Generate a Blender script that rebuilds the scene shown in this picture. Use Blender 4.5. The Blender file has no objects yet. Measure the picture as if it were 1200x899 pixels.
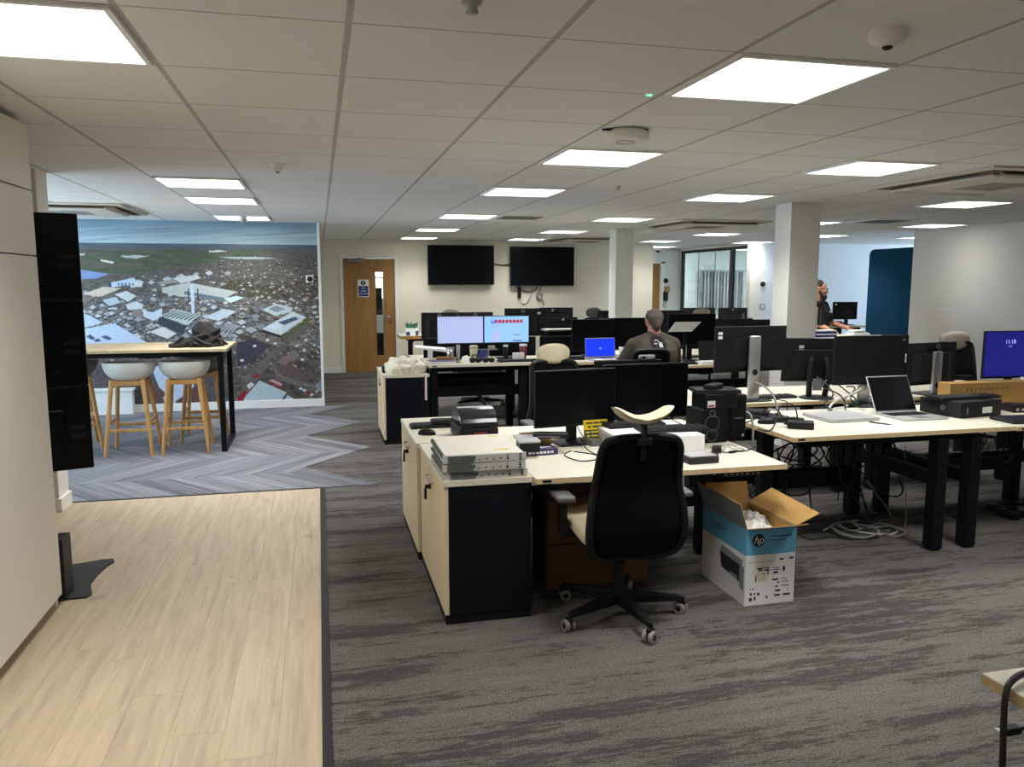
import bpy, bmesh, math, random
from math import pi, sin, cos, radians as R
from mathutils import Vector, Matrix, Euler
import numpy as np
random.seed(7)
SC = bpy.context.scene
COL = SC.collection

# ------------------------------------------------------------------ camera
F = 925.0; CX = 600.0; CY = 449.5; HC = 1.62
PITCH = math.atan(118.5 / F); YAW = math.atan(227 * cos(PITCH) / F)
FW = Vector((sin(YAW) * cos(PITCH), cos(YAW) * cos(PITCH), -sin(PITCH)))
RT = Vector((cos(YAW), -sin(YAW), 0)); UP = RT.cross(FW)
def ray(x, y): return FW + RT * ((x - CX) / F) - UP * ((y - CY) / F)
def PZ(x, y, z):
    d = ray(x, y); return Vector((0, 0, HC)) + d * ((z - HC) / d.z)
def PY(x, y, Y):
    d = ray(x, y); return Vector((0, 0, HC)) + d * (Y / d.y)
def PX(x, y, X):
    d = ray(x, y); return Vector((0, 0, HC)) + d * (X / d.x)
cam = bpy.data.cameras.new('camera'); cam.sensor_width = 36; cam.lens = F / 1200 * 36
cam.clip_start = .05; cam.clip_end = 200
camo = bpy.data.objects.new('camera', cam); COL.objects.link(camo)
camo.matrix_world = Matrix.Translation((0, 0, HC)) @ Matrix((RT, UP, -FW)).transposed().to_4x4()
SC.camera = camo

# ------------------------------------------------------------------ materials
def lin(h):
    h = h.lstrip('#'); o = []
    for i in (0, 2, 4):
        c = int(h[i:i+2], 16) / 255
        o.append(c / 12.92 if c <= .04045 else ((c + .055) / 1.055) ** 2.4)
    return (*o, 1)
def col(c): return lin(c) if isinstance(c, str) else (*c, 1) if len(c) == 3 else c
class NT:
    def __init__(s, name):
        s.m = bpy.data.materials.new(name); s.m.use_nodes = True
        s.t = s.m.node_tree; s.b = s.t.nodes['Principled BSDF']; s.out = s.t.nodes['Material Output']
    def n(s, typ, **k):
        x = s.t.nodes.new(typ)
        for a, v in k.items():
            if a.startswith('i_'):
                key = a[2:]; key = int(key) if key.isdigit() else key.replace('_', ' ')
                if isinstance(v, bpy.types.NodeSocket): s.t.links.new(v, x.inputs[key])
                else: x.inputs[key].default_value = v
            else: setattr(x, a, v)
        return x
    def l(s, a, b): s.t.links.new(a, b)
    def math(s, op, a, b=0.0, c=0.0):
        x = s.t.nodes.new('ShaderNodeMath'); x.operation = op
        for i, v in enumerate((a, b, c)):
            if isinstance(v, bpy.types.NodeSocket): s.l(v, x.inputs[i])
            else: x.inputs[i].default_value = v
        return x.outputs[0]
    def mix(s, f, a, b, mode='MIX'):
        x = s.t.nodes.new('ShaderNodeMix'); x.data_type = 'RGBA'; x.blend_type = mode
        for i, v in ((0, f), (6, a), (7, b)):
            if isinstance(v, bpy.types.NodeSocket): s.l(v, x.inputs[i])
            else: x.inputs[i].default_value = v
        return x.outputs[2]
    def ramp(s, f, stops):
        x = s.t.nodes.new('ShaderNodeValToRGB'); s.l(f, x.inputs[0])
        e = x.color_ramp.elements
        while len(e) < len(stops): e.new(.5)
        for q, (p, c) in zip(e, stops): q.position = p; q.color = col(c)
        return x.outputs[0]
    def coord(s, scale=(1, 1, 1), rot=(0, 0, 0), kind='Object'):
        t = s.n('ShaderNodeTexCoord'); m = s.n('ShaderNodeMapping')
        s.l(t.outputs[kind], m.inputs[0]); m.inputs['Scale'].default_value = scale; m.inputs['Rotation'].default_value = rot
        return m.outputs[0]
    def noise(s, v, scale, detail=3, rough=.5):
        x = s.n('ShaderNodeTexNoise'); s.l(v, x.inputs['Vector'])
        x.inputs['Scale'].default_value = scale; x.inputs['Detail'].default_value = detail; x.inputs['Roughness'].default_value = rough
        return x.outputs[0]
    def bump(s, h, dist=.002, st=.5):
        x = s.n('ShaderNodeBump'); x.inputs['Strength'].default_value = st; x.inputs['Distance'].default_value = dist
        s.l(h, x.inputs['Height']); s.l(x.outputs[0], s.b.inputs['Normal'])
    def set(s, base=None, rough=None, metal=None, spec=None):
        for k, v in (('Base Color', base), ('Roughness', rough), ('Metallic', metal), ('Specular IOR Level', spec)):
            if v is None: continue
            if isinstance(v, bpy.types.NodeSocket): s.l(v, s.b.inputs[k])
            else: s.b.inputs[k].default_value = v
        return s.m
M = {}
def mat(name, c, rough=.5, metal=0, spec=.5, var=.06, scale=9, bump=0, bscale=400):
    """a plain surface with a little procedural variation"""
    t = NT(name); v = t.coord()
    c = col(c); n = t.noise(v, scale, 3)
    lo = tuple(x * (1 - var) for x in c[:3]) + (1,); hi = tuple(min(1, x * (1 + var)) for x in c[:3]) + (1,)
    t.set(t.ramp(n, [(.3, lo), (.7, hi)]), rough, metal, spec)
    if bump: t.bump(t.noise(v, bscale, 2), bump, .6)
    M[name] = t.m; return t.m
def emat(name, c, s):
    t = NT(name); t.set(col(c), .4)
    t.b.inputs['Emission Color'].default_value = col(c); t.b.inputs['Emission Strength'].default_value = s
    M[name] = t.m; return t.m

mat('wall_white', '#e6e3db', .9, spec=.2, var=.012, scale=2)
mat('wall_cream', '#ebe6d2', .9, spec=.2, var=.012, scale=2)
mat('wall_right_white', '#e2dfd8', .9, spec=.2, var=.012, scale=2)
mat('wall_daylight_blue', '#e6ecf3', .9, spec=.2, var=.012, scale=2)  # blue cast of the far room's daylight put into the wall colour
mat('column_white', '#dddcd5', .85, spec=.2, var=.012, scale=2)
mat('trim_white', '#efeeea', .45, var=.01)
mat('cupboard_white', '#e4e0d5', .45, spec=.35, var=.008, scale=1)
mat('cupboard_gap', '#4a4640', .8)
mat('lamp_frame', '#f2f2ef', .4)
emat('lamp_diffuser', (1.0, .985, .96), 2.6)
mat('black_plastic', (.009, .009, .010), .45, spec=.28, var=.15)
mat('black_matt', (.006, .006, .007), .6, spec=.2, var=.15)
mat('cabinet_black', (.004, .006, .009), .55, spec=.14, var=.1)
mat('screen_black', (.003, .0035, .005), .3, spec=.14, var=.1)
mat('monitor_back', (.009, .009, .010), .5, spec=.25, var=.12)
mat('monitor_grey_back', (.022, .022, .023), .5, spec=.3, var=.1)
mat('dark_grey', (.02, .02, .021), .5, spec=.3, var=.1)
mat('mid_grey', (.16, .16, .165), .5)
mat('light_grey', (.42, .42, .42), .5)
mat('silver', (.62, .62, .61), .32, metal=.85, var=.03)
mat('laptop_silver', (.55, .56, .57), .4, metal=.6, var=.03)
mat('steel', (.6, .6, .6), .25, metal=1, var=.03)
mat('chrome', (.75, .75, .75), .15, metal=1, var=.02)
mat('white_plastic', '#e9e8e3', .45, var=.02)
mat('white_paper', '#efeee8', .8, var=.02)
mat('label_white', '#e8e8e4', .7, var=.02)
mat('black_cable', (.01, .01, .011), .5, var=.1)
mat('white_cable', '#b9b8b2', .5)
mat('grey_cable', '#83827c', .5)
mat('desk_white', '#d6d1c0', .45, spec=.3, var=.015, scale=4)
mat('desk_edge', '#cdb489', .6, var=.12, scale=30)
mat('steel_black', (.004, .005, .0065), .45, spec=.2, var=.12)
mat('beige_fabric', '#cfc6a8', .9, spec=.2, var=.05, scale=60, bump=.0008, bscale=700)
mat('taupe_fabric', '#8f867a', .9, spec=.2, var=.05, scale=60, bump=.0008, bscale=700)
mat('chair_mesh', (.004, .004, .005), .8, spec=.1, var=.3, scale=300, bump=.0008, bscale=900)
mat('chair_frame', (.007, .007, .0075), .45, spec=.28, var=.1)
mat('armpad_grey', (.11, .11, .11), .55)
mat('caster_grey', (.24, .23, .21), .5)
mat('cardboard', '#a9854f', .85, spec=.15, var=.07, scale=12)
mat('cardboard_dark', '#8d6d44', .85, spec=.15, var=.08, scale=12)
mat('print_white', '#f2f2f0', .6, var=.02)
mat('print_blue', '#68b4da', .55, var=.03)
mat('print_grey', '#8f989c', .6, var=.05)
mat('ink', (.02, .02, .022), .7)
mat('ink_faint', (.28, .28, .29), .7)
mat('ink_beige', '#d8cfb8', .7)
mat('server_case', '#e0dccf', .45, var=.03)
mat('server_face', '#bcbdb9', .45, var=.04)
mat('server_mesh', (.10, .115, .115), .5, var=.3, scale=120)
mat('yellow', '#e3c718', .6, var=.04)
mat('yellow_pale', '#d8cc4a', .6, var=.04)
mat('purple_box', '#3b3263', .55, var=.05)
mat('red', '#a02325', .5)
mat('dark_red', '#5a1218', .5)
mat('blue_felt', '#123a55', .95, spec=.1, var=.10, scale=500, bump=.0008, bscale=800)
mat('stool_white', '#e3e4dc', .45, var=.015)
mat('stool_grey', '#5d5a58', .6, var=.04)
mat('bag_cloth', '#2f2d2d', .9, spec=.15, var=.18, scale=14, bump=.001, bscale=500)
mat('plastic_bag', '#ded8c4', .45, var=.05, scale=14)
mat('bubble', '#cfcdc6', .3, var=.08, scale=40)
mat('green', '#3f7d62', .7, var=.15)
mat('cup_cream', '#c9bfa0', .6)
mat('cup_red', '#7a2a32', .5)
mat('sign_blue', '#272c7d', .5)
mat('wood_pedestal', '#6d5233', .6, var=.1, scale=10)
mat('skin', '#b98166', .55, var=.06, scale=25)
mat('skin_lips', '#8f5549', .5)
mat('hair_dark', '#2b211c', .8, var=.25, scale=70)
mat('hair_grey', '#514840', .85, var=.3, scale=70)
mat('shirt_olive', '#4b473f', .95, spec=.1, var=.08, scale=20, bump=.001, bscale=300)
mat('shirt_dark', '#2c2b2d', .95, spec=.1, var=.08, scale=20)
mat('trousers', '#1f232c', .95, spec=.1, var=.08, scale=20)
mat('eye_white', '#d9d5cf', .3)
mat('ac_white', '#cfcac0', .5, var=.01)
mat('ac_slot', '#6d5636', .7, var=.1)
mat('vent_dark', (.12, .12, .115), .7)
mat('door_closer', '#8c8a85', .4, metal=.6)
mat('frame_grey', (.012, .014, .016), .4)
mat('door_grey', '#8d8a82', .5)
emat('screen_page', (.50, .57, .88), .42)
emat('screen_sky', (.30, .58, .98), .50)
emat('screen_blue', (.004, .03, .72), .62)
emat('screen_navy', (.010, .012, .20), .5)
emat('screen_glyph', (.45, .5, 1.0), .55)
emat('screen_red', (.40, .03, .06), .6)
emat('screen_row', (.42, .48, .78), .55)
emat('screen_panel', (.33, .47, .82), .6)
emat('screen_ink', (.02, .05, .12), .5)
emat('led_green', (.1, .9, .45), 2.0)
emat('led_red', (.16, .02, .02), .1)

def wood(name, light, dark, plank=None, scale=(1, 1, 1), grain=1.0, rough=.5, gap='#8d7354'):
    """long-grained wood; plank = (width along x, length along y) lays it as boards"""
    t = NT(name); v = t.coord(scale)
    sx = t.n('ShaderNodeSeparateXYZ'); t.l(v, sx.inputs[0])
    off = None
    if plank:
        w, ln = plank
        row = t.math('FLOOR', t.math('DIVIDE', sx.outputs[0], w))
        wn = t.n('ShaderNodeTexWhiteNoise'); wn.noise_dimensions = '1D'; t.l(row, wn.inputs['W'])
        yy = t.math('ADD', sx.outputs[1], t.math('MULTIPLY', wn.outputs[0], ln * 3))
        brd = t.math('FLOOR', t.math('DIVIDE', yy, ln))
        wn2 = t.n('ShaderNodeTexWhiteNoise'); wn2.noise_dimensions = '2D'
        cb = t.n('ShaderNodeCombineXYZ'); t.l(row, cb.inputs[0]); t.l(brd, cb.inputs[1]); t.l(cb.outputs[0], wn2.inputs['Vector'])
        off = wn2.outputs[0]
    cm = t.n('ShaderNodeCombineXYZ')
    t.l(t.math('MULTIPLY', sx.outputs[0], 22 * grain), cm.inputs[0]); t.l(t.math('MULTIPLY', sx.outputs[1], 1.6 * grain), cm.inputs[1]); t.l(t.math('MULTIPLY', sx.outputs[2], 1.6 * grain), cm.inputs[2])
    if off is not None:
        ad = t.n('ShaderNodeVectorMath'); ad.operation = 'ADD'; t.l(cm.outputs[0], ad.inputs[0])
        sc = t.n('ShaderNodeVectorMath'); sc.operation = 'SCALE'; t.l(wn2.outputs[1], sc.inputs[0]); sc.inputs['Scale'].default_value = 40
        t.l(sc.outputs[0], ad.inputs[1]); gv = ad.outputs[0]
    else: gv = cm.outputs[0]
    g = t.noise(gv, 1.0, 6, .62)
    c = t.ramp(g, [(.25, dark), (.6, light)])
    if plank:
        c = t.mix(t.math('MULTIPLY', off, .30), c, col(dark))
        fg = t.n('ShaderNodeVectorMath'); fg.operation = 'MULTIPLY'; t.l(gv, fg.inputs[0]); fg.inputs[1].default_value = (4.5, 1.6, 1)
        c = t.mix(t.math('MULTIPLY', t.ramp(t.noise(fg.outputs[0], 1.0, 4, .7), [(.52, (0, 0, 0)), (.72, (1, 1, 1))]), .35), c, col('#dccdb6'))
        kn = t.noise(v, 3.1, 2); kf = t.ramp(kn, [(.68, (0, 0, 0)), (.75, (1, 1, 1))])
        c = t.mix(t.math('MULTIPLY', kf, .45), c, col('#6b533a'))
        fx = t.math('FRACT', t.math('DIVIDE', sx.outputs[0], w)); fy = t.math('FRACT', t.math('DIVIDE', yy, ln))
        ex = t.math('LESS_THAN', fx, .0025 / w); ey = t.math('LESS_THAN', fy, .0025 / ln)
        c = t.mix(t.math('MULTIPLY', t.math('MAXIMUM', ex, ey), .55), c, col(gap))
    t.set(c, rough, spec=.35); t.bump(g, .0006, .3)
    M[name] = t.m
wood('oak_floor', '#c4b197', '#a18f78', (.19, 1.5), rough=.48)
wood('oak_door', '#a97f4a', '#8f6937', scale=(1, 1, 1), rough=.45)
wood('oak_locker', '#e4d0ae', '#cdb895', scale=(1, .25, .25), rough=.55)
wood('oak_top', '#d6c09c', '#c0a67f', scale=(.35, 1, 1), rough=.45)
wood('stool_wood', '#cf9f62', '#ab7840', scale=(1, 1, .25), rough=.45)

def carpet():
    t = NT('carpet_grey'); v = t.coord((1, 1, 1))
    st = t.coord((.6, 4.6, 1)); big = t.noise(st, 1.0, 3, .5)
    st2 = t.coord((2.2, 17, 1)); mid = t.noise(st2, 1.2, 4, .6)
    st3 = t.coord((14, 60, 1)); fine = t.noise(st3, 1.0, 3, .65)
    f = t.math('ADD', t.math('ADD', t.math('MULTIPLY', big, .42), t.math('MULTIPLY', mid, .36)), t.math('MULTIPLY', fine, .22))
    c = t.ramp(f, [(.42, '#504f4c'), (.465, '#585652'), (.495, '#706e6a'), (.62, '#7c7a76')])
    pl = t.noise(v, .9, 2); c = t.mix(t.math('MULTIPLY', t.ramp(pl, [(.45, (0, 0, 0)), (.7, (1, 1, 1))]), .06), c, col('#6b6062'))
    sp = t.noise(v, 120, 3, .8); c = t.mix(.75, c, t.ramp(sp, [(.34, '#3a3837'), (.66, '#c0bbb8')]), 'OVERLAY')
    t.set(c, .95, spec=.1); t.bump(sp, .003, .5); M['carpet_grey'] = t.m
carpet()
def chevron():
    t = NT('carpet_chevron'); v = t.coord()
    sx = t.n('ShaderNodeSeparateXYZ'); t.l(v, sx.inputs[0])
    per = 1.492; ph = 10.6
    y = t.math('DIVIDE', t.math('SUBTRACT', sx.outputs[1], ph - per / 2), per)
    tri = t.math('ABSOLUTE', t.math('SUBTRACT', t.math('FRACT', y), .5))          # 0 at a tip, .5 at a notch
    side = t.math('GREATER_THAN', t.math('FRACT', y), .5)
    s = t.math('ADD', sx.outputs[0], t.math('MULTIPLY', tri, 1.24))               # across the boards
    q = t.math('SUBTRACT', sx.outputs[1], t.math('MULTIPLY', sx.outputs[0], .1))
    row = t.math('FLOOR', t.math('DIVIDE', s, .155))
    wn = t.n('ShaderNodeTexWhiteNoise'); wn.noise_dimensions = '3D'
    cb = t.n('ShaderNodeCombineXYZ'); t.l(row, cb.inputs[0]); t.l(side, cb.inputs[1]); t.l(t.math('FLOOR', y), cb.inputs[2]); t.l(cb.outputs[0], wn.inputs['Vector'])
    gc = t.n('ShaderNodeCombineXYZ'); t.l(t.math('MULTIPLY', s, 30), gc.inputs[0]); t.l(t.math('MULTIPLY', q, 1.1), gc.inputs[1])
    t.l(t.math('MULTIPLY', wn.outputs[0], 20), gc.inputs[2])
    g = t.noise(gc.outputs[0], 1, 5, .6)
    f = t.math('ADD', t.math('MULTIPLY', g, .80), t.math('MULTIPLY', wn.outputs[0], .20))
    c = t.ramp(f, [(.3, '#5c5d62'), (.5, '#7a7b81'), (.68, '#97989c')])
    sp = t.noise(v, 300, 2); c = t.mix(.3, c, t.ramp(sp, [(.3, '#5b5b5b'), (.7, '#a5a5a5')]), 'OVERLAY')
    t.set(c, .95, spec=.1); M['carpet_chevron'] = t.m
chevron()
def ceiling():
    t = NT('ceiling_tiles'); v = t.coord()
    sx = t.n('ShaderNodeSeparateXYZ'); t.l(v, sx.inputs[0])
    fx = t.math('FRACT', t.math('DIVIDE', t.math('SUBTRACT', sx.outputs[0], 1.38 - 6.35 * 2), .635))
    fy = t.math('FRACT', t.math('DIVIDE', t.math('SUBTRACT', sx.outputs[1], 2.49 - 12.5), .625))
    dx = t.math('MINIMUM', fx, t.math('SUBTRACT', 1, fx)); dy = t.math('MINIMUM', fy, t.math('SUBTRACT', 1, fy))
    ex = t.math('LESS_THAN', dx, .0105 / .635); ey = t.math('LESS_THAN', dy, .0055 / .625)
    n = t.noise(v, 160, 3); base = t.ramp(n, [(.3, '#e3e4e3'), (.7, '#ebebea')])
    c = t.mix(ex, base, col('#b9b8b4')); c = t.mix(ey, c, col('#bab9b5'))
    hgt = t.math('SUBTRACT', 1, t.math('MAXIMUM', ex, ey))
    t.set(c, .95, spec=.1); t.bump(n, .0008, .3); M['ceiling_tiles'] = t.m
ceiling()
def glass(name, tint, refl=.06, rough=.0):
    t = NT(name); tr = t.n('ShaderNodeBsdfTransparent'); tr.inputs[0].default_value = col(tint)
    gl = t.n('ShaderNodeBsdfGlossy'); gl.inputs['Roughness'].default_value = rough
    ge = t.n('ShaderNodeNewGeometry'); dp = t.n('ShaderNodeVectorMath'); dp.operation = 'DOT_PRODUCT'
    t.l(ge.outputs['Normal'], dp.inputs[0]); t.l(ge.outputs['Incoming'], dp.inputs[1])
    c5 = t.math('POWER', t.math('SUBTRACT', 1, t.math('ABSOLUTE', dp.outputs['Value'])), 5.0)      # Schlick reflectance of one face
    nz = t.noise(t.coord(), 2, 1)
    f = t.math('MINIMUM', t.math('ADD', t.math('ADD', .035, t.math('MULTIPLY', c5, .9)), t.math('MULTIPLY', nz, refl * .3)), .95)
    mx = t.n('ShaderNodeMixShader'); t.l(f, mx.inputs[0]); t.l(tr.outputs[0], mx.inputs[1]); t.l(gl.outputs[0], mx.inputs[2])
    t.l(mx.outputs[0], t.out.inputs[0]); M[name] = t.m
glass('pane_glass', '#f6faf9'); glass('green_glass', '#f1f8f5', .15)
def smoky(name, c):
    t = NT(name); t.set(col(c), .12, spec=.6)
    tr = t.n('ShaderNodeBsdfTransparent'); tr.inputs[0].default_value = (.25, .28, .3, 1)
    mx = t.n('ShaderNodeMixShader'); nz = t.noise(t.coord(), 6, 1)
    t.l(t.math('ADD', .75, t.math('MULTIPLY', nz, .1)), mx.inputs[0]); t.l(tr.outputs[0], mx.inputs[1]); t.l(t.b.outputs[0], mx.inputs[2])
    t.l(mx.outputs[0], t.out.inputs[0]); M[name] = t.m
smoky('smoky_lid', (.02, .024, .028))

# ------------------------------------------------------------------ mesh helpers
class MB:
    def __init__(s): s.v = []; s.f = []; s.m = []; s.s = []
    def add(s, vs, fs, m=0, sm=False, T=None):
        b = len(s.v)
        s.v += [tuple(T @ Vector(p)) if T is not None else tuple(p) for p in vs]
        for f in fs: s.f.append(tuple(b + i for i in f)); s.m.append(m); s.s.append(sm)
        return s
    def box(s, x0, y0, z0, x1, y1, z1, m=0, T=None):
        v = [(x, y, z) for z in (z0, z1) for y in (y0, y1) for x in (x0, x1)]
        return s.add(v, [(0, 2, 3, 1), (4, 5, 7, 6), (0, 1, 5, 4), (2, 6, 7, 3), (0, 4, 6, 2), (1, 3, 7, 5)], m, False, T)
    def rbox(s, x0, y0, z0, x1, y1, z1, r=.01, seg=2, m=0, T=None, sm=None):
        sm = seg > 2 if sm is None else sm
        bm = bmesh.new(); bmesh.ops.create_cube(bm, size=1)
        for q in bm.verts: q.co = Vector(((x0 + x1) / 2 + q.co.x * (x1 - x0), (y0 + y1) / 2 + q.co.y * (y1 - y0), (z0 + z1) / 2 + q.co.z * (z1 - z0)))
        r = min(r, .49 * min(x1 - x0, y1 - y0, z1 - z0))
        bmesh.ops.bevel(bm, geom=bm.edges[:], offset=r, segments=seg, profile=.5, affect='EDGES')
        bm.verts.index_update(); s.add([q.co.copy() for q in bm.verts], [[q.index for q in f.verts] for f in bm.faces], m, sm, T); bm.free(); return s
    def cyl(s, p0, p1, r0, r1=None, n=16, m=0, cap=True, sm=True, T=None):
        r1 = r0 if r1 is None else r1; p0 = Vector(p0); p1 = Vector(p1); d = (p1 - p0).normalized()
        a = d.orthogonal().normalized(); b = d.cross(a); v = []
        for p, r in ((p0, r0), (p1, r1)):
            for i in range(n): t = 2 * pi * i / n; v.append(p + (a * cos(t) + b * sin(t)) * r)
        s.add(v, [(i, (i + 1) % n, n + (i + 1) % n, n + i) for i in range(n)], m, sm, T)
        if cap: s.add(v, [tuple(range(n - 1, -1, -1)), tuple(range(n, 2 * n))], m, False, T)
        return s
    def tube(s, pts, r, n=8, m=0, spline=0, closed=False, T=None, rad=None):
        P = [Vector(p) for p in pts]
        if spline:
            Q = []; N = len(P)
            for i in range(N if closed else N - 1):
                a, b, c, d = (P[(i - 1) % N] if closed or i > 0 else P[0]), P[i], P[(i + 1) % N], (P[(i + 2) % N] if closed or i + 2 < N else P[-1])
                for k in range(spline):
                    t = k / spline; Q.append(.5 * ((2 * b) + (c - a) * t + (2 * a - 5 * b + 4 * c - d) * t * t + (3 * b - a - 3 * c + d) * t ** 3))
            if not closed: Q.append(P[-1])
            P = Q
        v = []; N = len(P); up = None
        for i, p in enumerate(P):
            if closed: d = P[(i + 1) % N] - P[(i - 1) % N]
            else: d = P[min(i + 1, N - 1)] - P[max(i - 1, 0)]
            d = d.normalized() if d.length > 1e-9 else Vector((0, 0, 1))
            up = d.orthogonal().normalized() if up is None else (up - d * up.dot(d))
            up = up.normalized() if up.length > 1e-6 else d.orthogonal().normalized()
            b = d.cross(up); rr = r if rad is None else rad(i / max(1, N - 1))
            for k in range(n): t = 2 * pi * k / n; v.append(p + (up * cos(t) + b * sin(t)) * rr)
        fs = [(i * n + k, i * n + (k + 1) % n, ((i + 1) % N) * n + (k + 1) % n, ((i + 1) % N) * n + k) for i in range(N if closed else N - 1) for k in range(n)]
        if not closed: fs += [tuple(range(n - 1, -1, -1)), tuple((N - 1) * n + k for k in range(n))]
        return s.add(v, fs, m, True, T)
    def prism(s, poly, z0, z1, m=0, T=None, sm=False):
        n = len(poly); v = [(x, y, z0) for x, y in poly] + [(x, y, z1) for x, y in poly]
        return s.add(v, [tuple(range(n - 1, -1, -1)), tuple(range(n, 2 * n))] + [(i, (i + 1) % n, n + (i + 1) % n, n + i) for i in range(n)], m, sm, T)
    def lathe(s, prof, c=(0, 0, 0), n=24, m=0, T=None):
        v = []; c = Vector(c)
        for r, z in prof:
            for k in range(n): t = 2 * pi * k / n; v.append(c + Vector((r * cos(t), r * sin(t), z)))
        return s.add(v, [(i * n + k, i * n + (k + 1) % n, (i + 1) * n + (k + 1) % n, (i + 1) * n + k) for i in range(len(prof) - 1) for k in range(n)], m, True, T)
    def ell(s, c, r, n=16, m=0, T=None):
        c = Vector(c); v = []; h = n // 2
        r = (r, r, r) if isinstance(r, (int, float)) else r
        for i in range(1, h):
            a = pi * i / h
            for k in range(n): t = 2 * pi * k / n; v.append(c + Vector((r[0] * sin(a) * cos(t), r[1] * sin(a) * sin(t), r[2] * cos(a))))
        v += [c + Vector((0, 0, r[2])), c - Vector((0, 0, r[2]))]; a = len(v) - 2; b = a + 1
        fs = [(i * n + k, (i + 1) * n + k, (i + 1) * n + (k + 1) % n, i * n + (k + 1) % n) for i in range(h - 2) for k in range(n)]
        fs += [(a, k, (k + 1) % n) for k in range(n)] + [(b, (h - 2) * n + (k + 1) % n, (h - 2) * n + k) for k in range(n)]
        return s.add(v, fs, m, True, T)
    def grid(s, nu, nv, fn, m=0, sm=True, T=None):
        v = [fn(i / nu, j / nv) for j in range(nv + 1) for i in range(nu + 1)]; w = nu + 1
        return s.add(v, [(j * w + i, j * w + i + 1, (j + 1) * w + i + 1, (j + 1) * w + i) for j in range(nv) for i in range(nu)], m, sm, T)
    def capsule(s, p0, p1, r0, r1, n=14, m=0):
        p0 = Vector(p0); p1 = Vector(p1); d = (p1 - p0)
        L = d.length; d = d.normalized() if L > 1e-6 else Vector((0, 0, 1)); a = d.orthogonal().normalized(); b = d.cross(a)
        rings = [(-r0 * cos(t), r0 * sin(t)) for t in (0.02, .5, 1.05)] + [(0, r0), (L * .5, (r0 + r1) / 2), (L, r1)] + [(L + r1 * sin(t), r1 * cos(t)) for t in (.5, 1.05, 1.55)]
        v = [p0 + d * h + (a * cos(2 * pi * k / n) + b * sin(2 * pi * k / n)) * r for h, r in rings for k in range(n)]
        N = len(rings)
        return s.add(v, [(i * n + k, i * n + (k + 1) % n, (i + 1) * n + (k + 1) % n, (i + 1) * n + k) for i in range(N - 1) for k in range(n)] + [tuple(range(n - 1, -1, -1)), tuple((N - 1) * n + k for k in range(n))], m, True)
    def build(s, name, mats, parent=None, loc=None, rot=None, bevel=0, mods=()):
        me = bpy.data.meshes.new(name); me.from_pydata(s.v, [], s.f)
        if isinstance(mats, (str, bpy.types.Material)): mats = [mats]
        for q in mats: me.materials.append(M[q] if isinstance(q, str) else q)
        me.polygons.foreach_set('material_index', s.m); me.polygons.foreach_set('use_smooth', s.s); me.update()
        o = bpy.data.objects.new(name, me); COL.objects.link(o)
        if parent is not None: o.parent = parent
        if loc is not None: o.location = loc
        if rot is not None: o.rotation_euler = rot
        if bevel:
            b = o.modifiers.new('bevel', 'BEVEL'); b.width = bevel; b.segments = 2; b.limit_method = 'ANGLE'; b.angle_limit = R(40)
        return o
def tag(o, label=None, cat=None, group=None, kind=None):
    for k, v in (('label', label), ('category', cat), ('group', group), ('kind', kind)):
        if v: o[k] = v
    return o
def thing(name, label, cat, loc=(0, 0, 0), rz=0, group=None):
    o = bpy.data.objects.new(name, None); COL.objects.link(o); o.empty_display_size = .1
    o.location = loc; o.rotation_euler = (0, 0, rz)
    return tag(o, label, cat, group)
def struct(name, mb, mats, **k):
    return tag(mb.build(name, mats, **k), kind='structure')
KIDS = {}
def copy_tree(o, loc, rz, label, group=None):
    allo = list(COL.objects)
    def rec(q, par):
        c = q.copy(); COL.objects.link(c)
        if par is not None: c.parent = par
        for ch in allo:
            if ch.parent is q: rec(ch, c)
        return c
    c = rec(o, None); c.location = loc; c.rotation_euler = (0, 0, rz); c['label'] = label
    if group: c['group'] = group
    return c
def text(txt, size, name, mtl, parent, loc, rot, align='CENTER', shear=0, ext=.0004, sx=1):
    cu = bpy.data.curves.new('t', 'FONT'); cu.body = txt; cu.size = size; cu.align_x = align; cu.align_y = 'CENTER'; cu.shear = shear; cu.extrude = ext; cu.resolution_u = 3
    o = bpy.data.objects.new('t', cu); COL.objects.link(o); bpy.context.view_layer.update()
    me = bpy.data.meshes.new_from_object(o.evaluated_get(bpy.context.evaluated_depsgraph_get()))
    bpy.data.objects.remove(o); bpy.data.curves.remove(cu); me.materials.clear(); me.materials.append(M[mtl])
    n = bpy.data.objects.new(name, me); COL.objects.link(n); n.parent = parent; n.location = loc; n.rotation_euler = rot; n.scale = (sx, 1, 1)
    return n
UPR = (R(90), 0, 0)      # lettering standing upright, read from -y
SKY = 13; EXPO = 0.58; LAMP = 12
# ================================================================== THE ROOM
H = 2.38; YB = 14.49; YM = 10.6
# floors
struct('floor', MB().box(-6, -3.2, -.1, 15, 19, 0), 'carpet_grey')
struct('floor_oak_boards', MB().box(-2.4, -3.2, 0, -.035, 6.27, .006), 'oak_floor')
cp = [(-5.0, 6.3), (.03, 6.3), (.44, 6.3), (-.17, 7.05), (.45, 7.79), (-.17, 8.53), (.45, 9.28), (-.14, 9.93), (.40, 10.58), (-5.0, 10.59)]
struct('floor_chevron_carpet', MB().prism(cp, 0, .005), 'carpet_chevron')
struct('trim_1', MB().box(-.035, -3.2, 0, 0, 6.30, .009), 'dark_grey')
struct('trim_2', MB().box(-1.83, 6.27, 0, -.035, 6.30, .009), 'dark_grey')
struct('ceiling', MB().box(-6, -3.2, H, 15, 19, H + .1), 'ceiling_tiles')
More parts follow.
